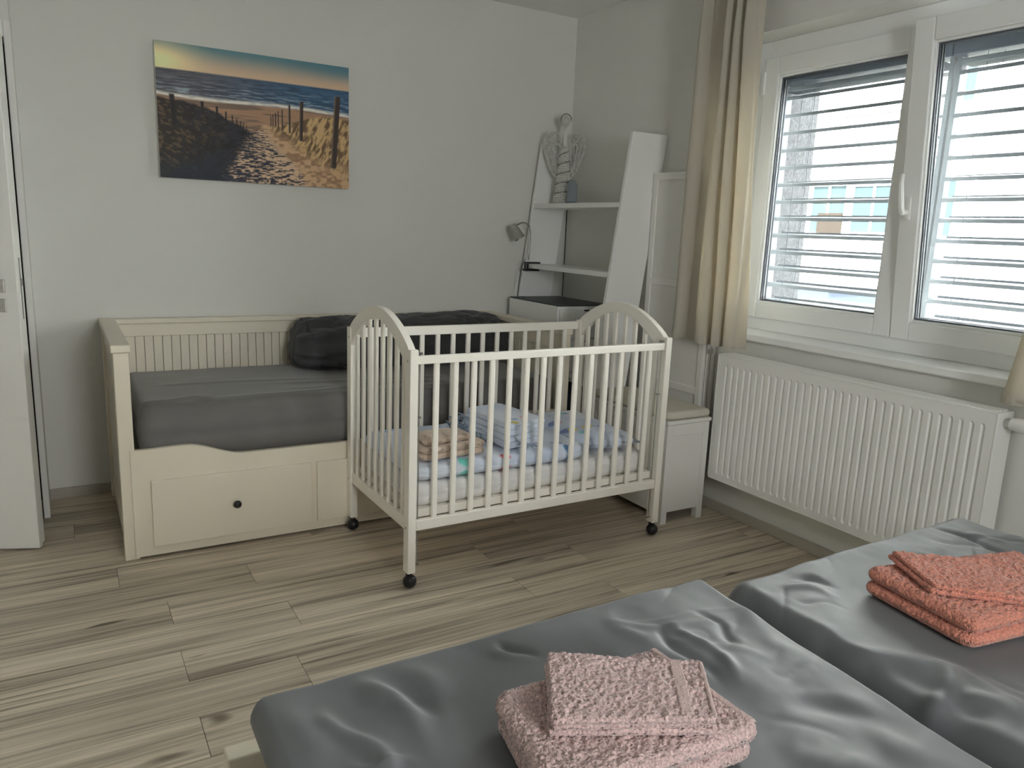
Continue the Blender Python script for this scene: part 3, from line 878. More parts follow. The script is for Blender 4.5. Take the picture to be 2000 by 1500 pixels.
# ------------------------------------------------------------------ cot
CX, CY, CR = -1.714, -1.577, 0.0092
t = thing('baby_cot', 'white slatted baby cot with arched ends on black castors', 'cot', (CX, CY, 0), CR)
t['_o'] = (0, 0, 0)
CW, CDp = 1.199, 0.632
C = M['cot']
def cpart(name, mb, mt=C, par=None, sm=False):
    return mb.build(name, mt, par or t, sm, world=False)
for ex in (0, 1):
    x0 = -0.016 if ex == 0 else CW - 0.016
    x1 = x0 + 0.032
    for b in (0, CDp):
        cpart('post', MB().box(x0, x1, b - 0.023, b + 0.023, 0.062, 0.912, 0.003))
    # arch
    y0, y1 = 0.0, CDp
    outer, inner = [], []
    NA = 26
    for i in range(NA + 1):
        u = i / NA
        y = y0 - 0.005 + (y1 - y0 + 0.010) * u
        h = math.sin(PI * u) ** 0.82
        outer.append((y, 0.905 + 0.128 * h))
        inner.append((y0 + 0.024 + (y1 - y0 - 0.048) * u, 0.838 + 0.148 * h))
    ar = MB()
    vs = []
    for (ya, za), (yb, zb) in zip(outer, inner):
        for xx in (x0 + 0.003, x1 - 0.003):
            vs += [(xx, ya, za), (xx, yb, zb)]
    fs = []
    for i in range(NA):
        a = 4 * i; b = a + 4
        fs += [(a, a + 1, b + 1, b), (a + 3, a + 2, b + 2, b + 3), (a, b, b + 2, a + 2), (a + 1, a + 3, b + 3, b + 1)]
    fs += [(0, 2, 3, 1), (4 * NA, 4 * NA + 1, 4 * NA + 3, 4 * NA + 2)]
    ar.add(vs, fs)
    cpart('arch', ar)
    cpart('end_rail', MB().box(x0 + 0.004, x1 - 0.004, 0.023, CDp - 0.023, 0.225, 0.272, 0.003))
    ns = 8
    for i in range(ns):
        y = 0.023 + (CDp - 0.046) * (i + 0.62) / (ns + 0.24)
        u = (y - 0.024) / (CDp - 0.048)
        zt = 0.838 + 0.148 * max(0.0, math.sin(PI * min(max(u, 0), 1))) ** 0.82 + 0.006
        cpart('slat', MB().box(x0 + 0.009, x1 - 0.009, y - 0.012, y + 0.012, 0.268, zt, 0.004))
    # metal guide rods on the inner side of the front posts, bolts
    xi = x1 + 0.012 if ex == 0 else x0 - 0.012
    cpart('guide_rod', MB().tube([(xi, -0.004, 0.085), (xi, -0.004, 0.895)], 0.0028, 6).tube([(x0 + .01 if ex else x1 - .01, -0.004, 0.088), (xi + (-.008 if ex else .008), -0.004, 0.088)], 0.004, 6).tube([(x0 + .01 if ex else x1 - .01, -0.004, 0.66), (xi + (-.008 if ex else .008), -0.004, 0.66)], 0.004, 6).tube([(x0 + .01 if ex else x1 - .01, -0.004, 0.895), (xi + (-.010 if ex else .010), -0.004, 0.895)], 0.005, 6), M['chrome'])
    for b in (0, CDp):
        for zz in (0.87, 0.24):
            xo = x0 - 0.001 if ex == 0 else x1 + 0.001
            cpart('bolt', MB().lathe([(0.004, xo - 0.001), (0.004, xo + 0.001)], 10, (0, b, zz), 'X'), M['chrome'])
    # castors
    for b in (0, CDp):
        xc = (x0 + x1) / 2
        cs = MB()
        cs.lathe([(0.010, -0.024), (0.018, -0.020), (0.024, -0.011), (0.0262, -0.003), (0.0262, 0.003), (0.024, 0.011), (0.018, 0.020), (0.010, 0.024)], 20, (xc, b - 0.006, 0.0262), 'X')
        cs.box(xc - 0.010, xc + 0.010, b - 0.010, b + 0.012, 0.040, 0.058, 0.004)
        co = cpart('castor', cs, M['black'])
        smooth_by_angle(co, 35)
        cpart('stem', MB().lathe([(0.005, 0.05), (0.005, 0.066)], 8, (xc, b + 0.004, 0)), M['chrome'], co)
# long sides
for b, zt0, zt1, zb0, zb1 in ((-0.006, 0.858, 0.888, 0.228, 0.268), (CDp + 0.006, 0.866, 0.906, 0.228, 0.268)):
    cpart('top_rail', MB().box(0.018, CW - 0.018, b - 0.011, b + 0.011, zt0, zt1, 0.003))
    cpart('bottom_rail', MB().box(0.018, CW - 0.018, b - 0.013, b + 0.013, zb0, zb1, 0.003))
    me = MB().box(-0.011, 0.011, -0.008, 0.008, zb1 - 0.004, zt0 + 0.004, 0.005).mesh('slat', C)
    for i in range(14):
        link('slat', me, t, (0.094 + i * 0.0778, b, 0))
cpart('mattress_base', MB().box(0.02, CW - 0.02, 0.012, CDp - 0.012, 0.268, 0.300, 0.003))

def cot_world(a, b):
    c, s = math.cos(CR), math.sin(CR)
    return (CX + c * a - s * b, CY + s * a + c * b)
def cquad(a0, a1, b0, b1):
    return [cot_world(a0, b0), cot_world(a1, b0), cot_world(a1, b1), cot_world(a0, b1)]
o = slab('cot_mattress', M['cotsheet'], quad=cquad(0.026, CW - 0.035, 0.018, CDp - 0.018), z0=0.301, T=0.092, r=0.035, n=120, m=60, p=2.4, corner=0.05,
         top=lambda X, Y, P: (0.004 * (fbm(X * 30, Y * 8, 3) - .5)) * P)
tag(o, 'thin cot mattress in a shiny white sheet', 'mattress')
BLUE = np.array(srgb(196, 206, 226)); PALE = np.array(srgb(214, 220, 232))
def balloons(seed, spots):
    def f(X, Y, P, Uu, Wv):
        Y = Y - np.where(Wv < .5, 0.039 * (1 - P), 0)
        col = np.broadcast_to(BLUE, X.shape + (3,)).copy()
        n_ = ss(0.4, 0.7, fbm(X * 6, Y * 6, 3))[..., None]
        col = col * (1 - n_) + PALE * n_
        for x, y, rx, ry, c, rot in spots:
            dx = X - x; dy = Y - y
            a = (dx * math.cos(rot) + dy * math.sin(rot)) / rx; b = (-dx * math.sin(rot) + dy * math.cos(rot)) / ry
            k = ss(1.08, 0.92, np.sqrt(a * a + b * b))[..., None]
            col = col * (1 - k) + np.array(srgb(*c)) * k
        return col
    return f
def spots(a0, a1, b0, b1, n, seed):
    r = random.Random(seed)
    cs = [(120, 200, 190), (225, 140, 155), (120, 150, 200), (225, 205, 90), (150, 165, 205), (120, 140, 190)]
    out = []
    for i in range(n):
        x, y = cot_world(r.uniform(a0, a1), r.uniform(b0, b1))
        c = r.choice(cs); s_ = r.uniform(0.010, 0.022)
        out.append((x, y, s_, s_ * 1.3, c, r.uniform(-.5, .5)))
        out.append((x + s_ * 0.9, y - s_ * 0.4, s_ * 0.8, s_, r.choice(cs), 0.3))
    for i in range(n * 2):
        x, y = cot_world(r.uniform(a0, a1), r.uniform(b0, b1))
        out.append((x, y, 0.004, 0.005, (120, 130, 170), 0))
    return out
o = slab('folded_cot_duvet', M['cotprint'], quad=cquad(0.03, 0.83, 0.022, 0.60), z0=0.395, T=0.074, r=0.05, n=130, m=100, p=2.2, corner=0.06,
         top=lambda X, Y, P: (0.012 * (fbm(X * 8, Y * 8, 3) - .5) - 0.003) * P, colors=balloons(1, spots(0.05, 0.82, 0.08, 0.58, 16, 4) + [(*cot_world(0.235, 0.022), 0.020, 0.028, (110, 200, 190), 0.4), (*cot_world(0.265, 0.022), 0.018, 0.026, (130, 205, 195), -0.5), (*cot_world(0.425, 0.022), 0.026, 0.018, (228, 120, 145), -0.4), (*cot_world(0.725, 0.022), 0.016, 0.028, (105, 150, 195), 0.1)]))
tag(o, 'pale blue balloon-print duvet folded on the cot mattress', 'duvet')
o = slab('cot_pillow', M['cotprint'], quad=[cot_world(0.84, 0.10), cot_world(1.145, 0.035), cot_world(1.15, 0.56), cot_world(0.86, 0.59)], z0=0.396, T=0.080, r=0.10, n=60, m=90, p=1.9, corner=0.0,
         zq=[0.0, -0.004, 0.012, 0.012], top=lambda X, Y, P: (0.012 * (fbm(X * 7, Y * 7, 3) - .5)) * P,
         colors=balloons(2, spots(0.86, 1.12, 0.06, 0.5, 5, 9) + [(*cot_world(0.965, 0.22), 0.035, 0.018, (216, 200, 90), 0.3), (*cot_world(1.03, 0.20), 0.02, 0.02, (140, 165, 215), 0.3)]))
tag(o, 'flat pale blue balloon-print pillow at the cot end', 'pillow')
# stack of folded bumper cloths with tie ribbons
st_ = thing('folded_cot_bumper', 'folded pale blue padded cot bumper with loose ties', 'bumper', (*cot_world(0.55, 0.3), 0.468))
for i in range(4):
    dx = 0.006 * i
    q = [cot_world(0.44 + dx, 0.05 + dx), cot_world(0.66 + dx, 0.10 + dx), cot_world(0.62 + dx, 0.46), cot_world(0.42 + dx, 0.42)]
    slab('folded_layer', M['cotprint'], st_, quad=q, z0=0.472 + 0.024 * i, T=0.026, r=0.016, n=50, m=60, p=2.2, corner=0.03,
         top=lambda X, Y, P: 0.006 * (fbm(X * 9 + i, Y * 9, 2) - .5) * P,
         colors=balloons(3, [(*cot_world(0.58, 0.16), 0.014, 0.017, (232, 140, 150), 0.2), (*cot_world(0.50, 0.10), 0.016, 0.022, (214, 200, 90), 0.6), (*cot_world(0.53, 0.15), 0.018, 0.016, (140, 175, 215), 0)]))
M['ribbon'] = mat('pale_blue_ribbon', (0.30, 0.36, 0.45), 0.8)
rr = random.Random(5)
for i in range(16):
    a, b = rr.uniform(0.41, 0.45), rr.uniform(0.10, 0.44)
    z = rr.uniform(0.482, 0.55)
    p0 = (*cot_world(a, b), z)
    p1 = (*cot_world(a - rr.uniform(0.02, 0.045), b + rr.uniform(-.03, .03)), z + rr.uniform(-.01, .02))
    p2 = (*cot_world(a - rr.uniform(0.03, 0.05), b + rr.uniform(-.05, .05)), 0.495 + rr.uniform(0, 0.02))
    p3 = (*cot_world(a - rr.uniform(0.03, 0.05), b + rr.uniform(-.06, .06)), 0.487 + rr.uniform(0, 0.012))
    MB().tube([p0, p1, p2, p3], 0.0035, 5).build('tie_ribbon', M['ribbon'], st_, True)
for i in range(3):
    p0 = (*cot_world(0.47 + 0.01 * i, 0.05), 0.53 - 0.02 * i)
    MB().tube([p0, (*cot_world(0.49 + .015 * i, 0.03), 0.50), (*cot_world(0.53 + .02 * i, 0.028), 0.482)], 0.003, 5).build('tie_ribbon', M['ribbon'], st_, True)

# ------------------------------------------------------------------ folded towels
def folded_towel(name, label, quad, z0, layers, th, mt, band=None, group=None, n=110, m=90, rr=0.02, jit=0.0016, zq=None, drift=0.004, band_uv=None):
    cx = sum(q[0] for q in quad) / 4; cy = sum(q[1] for q in quad) / 4
    t = thing(name, label, 'towel', (cx, cy, z0), group=group)
    Vs, Fs, off = [], [], 0
    rd = random.Random(name + label)
    for i in range(layers):
        q = [(x + rd.uniform(-drift, drift), y + rd.uniform(-drift, drift)) for x, y in quad]
        f = lambda X, Y, P: (0.005 * (fbm(X * 14 + i * 3, Y * 14, 3) - .5) + 0.0060 * (fbm(X * 170, Y * 170, 2) - .5)) * P
        V, F, aux = slab_arrays(q, z0 + i * th * 0.97, th, rr, n, m, top=f, p=2.0, corner=rr * 1.3, jitter=jit, edge=0.35, zq=zq)
        Vs.append(V); Fs.append(F + off); off += len(V)
    V = np.concatenate(Vs) - np.array(t['_o'])
    link('folded_cloth', nparr_mesh('folded_cloth', V, np.concatenate(Fs), mt, True), t)
    if band:
        zt = z0 + layers * th * 0.97
        for nm, (u0, u1, v0, v1) in band_uv:
            def B(u, v):
                return tuple((1 - u) * (1 - v) * quad[0][k] + u * (1 - v) * quad[1][k] + u * v * quad[2][k] + (1 - u) * v * quad[3][k] for k in (0, 1))
            qq = [B(u0, v0), B(u1, v0), B(u1, v1), B(u0, v1)]
            zz = 0 if zq is None else None
            V, F, aux = slab_arrays(qq, zt - 0.0035, 0.0055, 0.003, 24, 60, p=2.0, corner=0.0, jitter=0.0004, edge=0.3, top=lambda X, Y, P: 0.005 * (fbm(X * 14 + (layers - 1) * 3, Y * 14, 3) - .5))
            if zq is not None:
                um, vm = (u0 + u1) / 2, (v0 + v1) / 2
                V[:, 2] += (1 - um) * (1 - vm) * zq[0] + um * (1 - vm) * zq[1] + um * vm * zq[2] + (1 - um) * vm * zq[3]
            link(nm, nparr_mesh(nm, V - np.array(t['_o']), F, band, True), t)
    return t
o = folded_towel('hand_towel', 'lower peach terry towel folded in the baby cot', [cot_world(0.06, 0.035), cot_world(0.345, 0.05), cot_world(0.325, 0.20), cot_world(0.06, 0.22)], 0.472, 2, 0.028, M['peach'], n=60, m=40, group='peach towels in the cot')
o = folded_towel('face_cloth', 'upper peach face cloth on the folded cot towel', [cot_world(0.075, 0.045), cot_world(0.30, 0.075), cot_world(0.285, 0.19), cot_world(0.10, 0.20)], 0.528, 1, 0.026, M['peach'], n=50, m=40, group='peach towels in the cot')

# ------------------------------------------------------------------ storage bench, cushion
t = thing('storage_bench', 'narrow white panelled storage bench under the leaning screen', 'bench', (-0.27, -1.21, 0))
X0, X1, Y0, Y1 = -0.402, -0.140, -1.502, -0.915
Wm = M['offwhite']
for x in (X0, X1 - 0.035):
    for y in (Y0, Y1 - 0.035):
        MB().box(x, x + 0.035, y, y + 0.035, 0, 0.485, 0.002).build('leg', Wm, t)
MB().box(X0 + 0.035, X1 - 0.035, Y0 + 0.008, Y0 + 0.022, 0.055, 0.485).build('end_panel', Wm, t)
MB().box(X0 + 0.035, X1 - 0.035, Y1 - 0.022, Y1 - 0.008, 0.055, 0.485).build('end_panel', Wm, t)
MB().box(X0 + 0.008, X0 + 0.022, Y0 + 0.035, Y1 - 0.035, 0.040, 0.485).build('side_panel', Wm, t)
MB().box(X1 - 0.022, X1 - 0.008, Y0 + 0.035, Y1 - 0.035, 0.040, 0.485).build('side_panel', Wm, t)
MB().box(X0 + 0.035, X1 - 0.035, Y0 + 0.001, Y0 + 0.010, 0.43, 0.485, 0.002).build('end_rail', Wm, t)
MB().box(X0 + 0.001, X0 + 0.010, Y0 + 0.035, Y1 - 0.035, 0.43, 0.485, 0.002).build('side_rail', Wm, t)
MB().box(X0 - 0.008, X1 + 0.004, Y0 - 0.008, Y1 + 0.002, 0.488, 0.506, 0.004).build('lid', Wm, t)
o = slab('bench_cushion', M['cushion'], quad=[(X0 - 0.006, Y0 - 0.006), (X1 + 0.006, Y0 - 0.006), (X1 + 0.006, Y1), (X0 - 0.006, Y1)], z0=0.507, T=0.04, r=0.025, n=40, m=60, corner=0.03, top=lambda X, Y, P: 0.004 * (fbm(X * 5, Y * 5, 2) - .5) * P)
tag(o, 'flat beige seat cushion on the white storage bench', 'cushion')

# ------------------------------------------------------------------ folding screen
t = thing('folding_screen', 'white folded room screen with fabric panels leaning behind the bench', 'screen', (-0.06, -1.14, 0))
for k in range(3):
    xa = -0.030 - 0.026 * k
    ya, yb = -1.380 + 0.006 * k, -0.908
    f = MB()
    for y in (ya, yb - 0.032):
        f.box(xa - 0.010, xa + 0.010, y, y + 0.032, 0.0, 1.66, 0.002)
    for z in (0.07, 0.575, 1.095, 1.625):
        f.box(xa - 0.010, xa + 0.010, ya + 0.032, yb - 0.032, z, z + 0.036, 0.002)
    fo = f.build('panel_frame', Wm, t)
    for z0, z1 in ((0.106, 0.575), (0.611, 1.095), (1.131, 1.625)):
        MB().box(xa - 0.002, xa + 0.002, ya + 0.030, yb - 0.030, z0 - 0.002, z1 + 0.002).build('fabric_panel', M['groove'], fo)
for z in (0.30, 0.80, 1.40):
    MB().box(-0.075, -0.035, -1.3825, -1.379, z - 0.012, z + 0.012, 0.001).build('hinge', M['steel'], t)

# ------------------------------------------------------------------ ladder shelf
t = thing('ladder_shelf', 'white ladder shelf leaning against the window wall in the corner', 'shelf', (-0.36, -0.47, 0))
def xf(z): return -0.473 + 0.125 * z
for ya, yb in ((-0.902, -0.880), (-0.052, -0.030)):
    MB().prism([(xf(0), 0), (xf(0) + 0.228, 0), (xf(1.856) + 0.228, 1.856), (xf(1.856), 1.856)], ya, yb, 'Y', 0.002).build('side_rail', M['white'], t)
for z in (1.505, 1.148, 0.565, 0.10):
    MB().box(xf(z) + 0.001, xf(z) + 0.226, -0.880, -0.052, z - 0.026, z, 0.002).build('shelf_board', M['white'], t)
# drawer unit standing on the ladder shelf
t = thing('drawer_unit', 'white two-drawer box with a dark top on the ladder shelf', 'drawers', (-0.24, -0.34, 0.566))
dx0, dx1, dy0, dy1, dz0, dz1 = -0.435, -0.075, -0.612, -0.065, 0.566, 0.942
MB().box(dx0, dx1, dy0 + 0.018, dy1, dz0, dz1, 0.003).build('body', M['white'], t)
for z0, z1 in ((0.765, 0.928), (0.580, 0.755)):
    d = MB().box(dx0 + 0.006, dx1 - 0.006, dy0, dy0 + 0.018, z0, z1, 0.003).build('drawer_front', M['white'], t)
    MB().box(-0.275, -0.225, dy0 - 0.006, dy0, z0 + 0.05, z0 + 0.075, 0.002).build('label_holder', M['steel'], d)
    MB().box(-0.27, -0.235, dy0 - 0.002, dy0 + 0.001, z1 - 0.012, z1 - 0.004).build('finger_slot', M['black'], d)
MB().box(dx0 + 0.004, dx1 - 0.004, dy0 + 0.02, dy1, dz1, dz1 + 0.008, 0.002).build('dark_top', M['topmat'], t)
t = thing('storage_box', 'tall dark navy storage box under the drawer unit', 'box', (-0.34, -0.50, 0.10))
MB().box(-0.455, -0.25, -0.70, -0.32, 0.101, 0.50, 0.006).build('body', M['navy'], t)
MB().box(-0.458, -0.247, -0.703, -0.317, 0.485, 0.520, 0.006).build('lid', M['navy'], t)

# ------------------------------------------------------------------ wicker angel
AX, AY, AZ = -0.155, -0.165, 1.506
t = thing('wicker_angel', 'tall white wicker angel figure on the top ladder shelf', 'figurine', (AX, AY, AZ), -0.45)
t['_o'] = (0, 0, 0)
b = MB()
for i in range(30):
    z = 0.012 + 0.0105 * i
    r = 0.058 - 0.040 * (z / 0.33) ** 0.8
    b.tube([(r * math.cos(2 * PI * j / 18), r * math.sin(2 * PI * j / 18), z) for j in range(18)], 0.0038, 5, closed=True)
for j in range(18):
    a = 2 * PI * j / 18
    b.tube([((0.058 - 0.040 * (z / 0.33) ** 0.8) * math.cos(a), (0.058 - 0.040 * (z / 0.33) ** 0.8) * math.sin(a), z) for z in np.linspace(0.004, 0.33, 7)], 0.0028, 5)
b.build('woven_dress', M['wicker'], t, True, world=False)
b = MB()
pts = []
for i in range(100):
    z = 0.03 + 0.0028 * i
    r = 0.063 - 0.040 * (z / 0.33) ** 0.8
    a = 2 * PI * i / 20
    pts.append((r * math.cos(a), r * math.sin(a), z))
b.tube(pts, 0.0032, 5)
b.build('spiral_band', M['wicker_dark'], t, True, world=False)
b = MB().lathe([(0.017, 0.33), (0.014, 0.36), (0.010, 0.41), (0.012, 0.445)], 14)
b.build('neck', M['wicker'], t, True, world=False)
b = MB()
for k in range(7):
    th = PI * k / 7
    b.tube([(0.026 * math.sin(p) * math.cos(th), 0.026 * math.sin(p) * math.sin(th), 0.477 + 0.028 * math.cos(p)) for p in np.linspace(0, 2 * PI, 17)[:-1]], 0.003, 5, closed=True)
b.sphere((0, 0, 0.477), 0.022, 10)
b.build('head', M['wicker'], t, True, world=False)
MB().tube([(0.030 * math.cos(p), 0.004, 0.488 + 0.030 * math.sin(p)) for p in np.linspace(0, 2 * PI, 21)[:-1]], 0.0032, 6, closed=True).build('halo', M['wicker_dark'], t, True, world=False)
for sgn in (-1, 1):
    b = MB()
    outl = [(0.012, 0.30), (0.035, 0.395), (0.080, 0.415), (0.118, 0.385), (0.122, 0.32), (0.098, 0.25), (0.066, 0.18), (0.030, 0.165)]
    dense = []
    for i in range(len(outl)):
        p0, p1, p2, p3 = (outl[(i + k - 1) % len(outl)] for k in range(4))
        for u in np.linspace(0, 1, 5)[:-1]:
            q = [0.5 * ((2 * p1[k]) + (-p0[k] + p2[k]) * u + (2 * p0[k] - 5 * p1[k] + 4 * p2[k] - p3[k]) * u * u + (-p0[k] + 3 * p1[k] - 3 * p2[k] + p3[k]) * u ** 3) for k in (0, 1)]
            dense.append(q)
    b.tube([(sgn * q[0], 0.012, q[1]) for q in dense], 0.0032, 5, closed=True)
    rw = random.Random(3 + sgn)
    for i in range(46):
        p, q = rw.sample(dense, 2)
        b.tube([(sgn * p[0], 0.012 + rw.uniform(-.006, .006), p[1]), (sgn * (p[0] + q[0]) / 2, 0.012 + rw.uniform(-.012, .012), (p[1] + q[1]) / 2 + rw.uniform(-.01, .01)), (sgn * q[0], 0.012 + rw.uniform(-.006, .006), q[1])], 0.0022, 4)
    b.build('wing', M['wicker'], t, True, world=False)
o = MB().box(-0.030, 0.030, -0.022, 0.022, 0, 0.012, 0.003).prism([(-0.028, 0.012), (0.028, 0.012), (0.028, 0.11), (0.012, 0.135), (-0.012, 0.135), (-0.028, 0.11)], -0.02, 0.02, 'Y', 0.004).build('glass_ornament', M['blueglass'])
o.location = (-0.165, -0.275, 1.5055); o.rotation_euler = (0, 0, -0.4)
tag(o, 'small blue glass ornament beside the wicker angel', 'ornament')

# ------------------------------------------------------------------ clamp lamp
t = thing('clamp_lamp', 'small nickel spotlight clamped to the ladder shelf', 'lamp', (-0.33, -0.10, 1.148))
cl = MB().box(-0.350, -0.255, -0.115, -0.085, 1.150, 1.160, 0.003).box(-0.365, -0.262, -0.117, -0.083, 1.106, 1.119, 0.003).box(-0.357, -0.337, -0.113, -0.087, 1.112, 1.160, 0.004)
cl.build('clamp', M['black'], t)
ap = U(1035, 508, y=-0.10)
arm_px = [(1032, 508), (1034, 492), (1036, 470), (1036, 452), (1033, 441), (1026, 435), (1018, 435), (1010, 440)]
MB().tube([U(u, v, y=-0.10) for u, v in arm_px], 0.0042, 8).build('gooseneck', M['lampmetal'], t, True)
h0 = U(1000, 440, y=-0.10); h1 = U(1012, 473, y=-0.10)
ax = (h1 - h0).normalized(); ax = (ax + Vector((0, -0.5, 0))).normalized()
hp = MB().lathe([(0.012, 0.0), (0.022, 0.004), (0.024, 0.028), (0.027, 0.030), (0.030, 0.078), (0.033, 0.082), (0.033, 0.090), (0.027, 0.090), (0.025, 0.078)], 20)
q = ax.to_track_quat('Z', 'Y')
hp.v = [tuple(h0 + q @ Vector(p)) for p in hp.v]
smooth_by_angle(hp.build('lamp_head', M['lampmetal'], t), 40)
hb = MB().lathe([(0.001, 0.080), (0.022, 0.081), (0.020, 0.086), (0.001, 0.088)], 16)
hb.v = [tuple(h0 + q @ Vector(p)) for p in hb.v]
hb.build('reflector_bulb', M['white'], t, True)
MB().tube([U(1026, 506, y=-.1), U(1019, 520, y=-.1), U(1014, 545, y=-.1), (-0.40, -0.10, 0.953), (-0.36, -0.12, 0.9525)], 0.0022, 6).build('cable', M['black'], t, True)
o = MB().tube([(-0.012, -0.012, 1.48), (-0.012, -0.012, 1.2), (-0.014, -0.012, 0.95), (-0.014, -0.014, 0.1), (-0.03, -0.03, 0.003)], 0.0028, 6).build('corner_cable', M['black'], None, True)
tag(o, 'thin dark cable running down the wall corner behind the shelf', 'cable')

# ------------------------------------------------------------------ radiator
RY0, RY1, RZ0, RZ1 = -2.766, -1.503, 0.204, 0.805
t = thing('radiator', 'white ribbed panel radiator below the window', 'radiator', (-0.07, -2.13, RZ0))
# front panel: profiled sheet with vertical ribs
nr = 33
rows_z = [RZ0, RZ0 + 0.030, RZ0 + 0.042, RZ1 - 0.052, RZ1 - 0.040, RZ1]
amp = [0, 0, 1, 1, 0, 0]
ys = []; pr = []
span0, span1 = RY0 + 0.030, RY1 - 0.030
pit = (span1 - span0) / nr
ys.append(RY0); pr.append(0)
for i in range(nr):
    a = span0 + i * pit
    for f, h in ((0.06, 0), (0.20, 1), (0.38, 1), (0.52, 0)):
        ys.append(a + f * pit); pr.append(h)
ys.append(RY1); pr.append(0)
n, mm = len(ys), len(rows_z)
V = np.array([(-0.120 + 0.007 * pr[i] * amp[j], ys[i], rows_z[j]) for i in range(n) for j in range(mm)])
V = V - np.array(t['_o'])
link('front_panel', nparr_mesh('front_panel', V, grid_faces(n, mm, 0, False), M['radiator'], False), t)
MB().box(-0.112, -0.106, RY0 + 0.002, RY1 - 0.002, RZ0 + 0.002, RZ1 - 0.002).build('back_sheet', M['radiator'], t)
ed = MB()
ring(ed, -0.1205, -0.112, RY0, RY1, RZ0, RZ1, 0.004, 0.004, 0.004, 0.004, 0.0015)
ed.build('panel_edge', M['radiator'], t)
MB().box(-0.105, -0.030, RY0 + 0.03, RY1 - 0.03, RZ0 + 0.02, RZ1 - 0.03).build('rear_panel', M['radiator'], t)
for y in (RY0 - 0.004, RY1 - 0.002):
    MB().box(-0.1215, -0.024, y, y + 0.006, RZ0 + 0.01, RZ1 + 0.004, 0.002).build('side_cover', M['radiator'], t)
MB().box(-0.122, -0.024, RY0, RY1, RZ1 + 0.0005, RZ1 + 0.003).build('grille_frame', M['radiator'], t)
g = MB()
for k in range(4):
    x = -0.112 + k * 0.022
    g.box(x, x + 0.010, RY0 + 0.01, RY1 - 0.01, RZ1 + 0.003, RZ1 + 0.009, 0.001)
g.build('top_grille', M['radiator'], t)
for y in (-1.75, -2.5):
    MB().box(-0.028, 0.0, y - 0.02, y + 0.02, 0.28, 0.72).build('wall_bracket', M['radiator'], t)
vz, vx = 0.775, -0.075
va = MB().tube([(vx, RY0 - 0.002, vz), (vx, RY0 - 0.022, vz)], 0.014, 14)
va.build('valve_collar', M['steel'], t)
vh = MB().lathe([(0.012, RY0 - 0.020), (0.021, RY0 - 0.026), (0.024, RY0 - 0.060), (0.025, RY0 - 0.085), (0.020, RY0 - 0.100), (0.006, RY0 - 0.104)], 20, (vx, 0, vz), 'Y')
vh.f = [tuple(reversed(f)) for f in vh.f]
smooth_by_angle(vh.build('thermostat_head', M['white'], t), 50)

# ------------------------------------------------------------------ curtains
def curtain(label, y_top, y_bot, z0, z1, folds, seed, x=-0.155, amp=0.030):
    n, mm = 220, 60
    s, h = np.meshgrid(np.linspace(0, 1, n), np.linspace(0, 1, mm), indexing='ij')
    k = h ** 0.8
    Ya = y_top[0] + (y_top[1] - y_top[0]) * s; Yb = y_bot[0] + (y_bot[1] - y_bot[0]) * s
    Y = Ya + (Yb - Ya) * k
    ph = 2 * PI * folds * s + 1.9 * np.sin(2.6 * s * PI + seed) + seed + 0.5 * np.sin(5 * h + 9 * s)
    A = amp * (0.75 + 0.6 * fbm(s * 4 + seed, h * 1.2, 2)) * (0.65 + 0.35 * ss(0.0, 0.2, h))
    X = x + A * np.sin(ph) + 0.012 * np.sin(ph * 2.1 + 1) * (1 - 0.5 * h) + 0.012 * (fbm(s * 10 + seed, h * 3, 2) - .5)
    Y = Y + 0.010 * np.sin(ph * 2) * ss(0, .2, h)
    Z = z1 + (z0 - z1) * h
    V = np.stack([X, Y, Z], -1).reshape(-1, 3)
    t = thing('linen_curtain', label, 'curtain', (x, (y_bot[0] + y_bot[1]) / 2, z0))
    o = link('fabric', nparr_mesh('fabric', V - np.array(t['_o']), grid_faces(n, mm), M['linen'], True), t)
    md = o.modifiers.new('thickness', 'SOLIDIFY'); md.thickness = 0.0008
    # heading tape with pinch pleats
    hp = MB()
    hs = np.linspace(0, 1, 90)
    for a, b in zip(hs[:-1], hs[1:]):
        pa, pb = (int(round(q * (n - 1))) for q in (a, b))
        xa, ya = X[pa, 0], Y[pa, 0]; xb, yb = X[pb, 0], Y[pb, 0]
        hp.add([(xa - 0.002, ya, z1 - 0.07), (xb - 0.002, yb, z1 - 0.07), (xb - 0.002, yb, z1 + 0.002), (xa - 0.002, ya, z1 + 0.002)], [(0, 1, 2, 3)])
    hp.build('heading_tape', M['linen'], t)
    # bottom hem
    hm = MB()
    for a, b in zip(hs[:-1], hs[1:]):
        pa, pb = (int(round(q * (n - 1))) for q in (a, b))
        xa, ya = X[pa, -1], Y[pa, -1]; xb, yb = X[pb, -1], Y[pb, -1]
        hm.add([(xa - 0.0022, ya, z0), (xb - 0.0022, yb, z0), (xb - 0.0022, yb, z0 + 0.028), (xa - 0.0022, ya, z0 + 0.028)], [(0, 1, 2, 3)])
    hm.build('hem', M['linen'], t)
    return t
curtain('pale linen curtain hanging between the folded screen and the window', (-1.25, -1.590), (-1.205, -1.655), 0.852, 2.50, 3.9, 0.4)
curtain('linen curtain hanging beside the radiator valve', (-3.08, -3.45), (-2.785, -3.45), 0.858, 2.50, 5.0, 2.1)
rail = thing('curtain_track', 'white ceiling curtain track along the window wall', 'curtain rail', (-0.155, -2.2, 2.515))
MB().box(-0.170, -0.140, -3.5, -0.9, 2.515, 2.535, 0.002).build('track', M['white'], rail)
for y in (-1.0, -2.2, -3.4):
    MB().box(-0.161, -0.149, y - 0.01, y + 0.01, 2.535, 2.60).build('bracket', M['white'], rail)

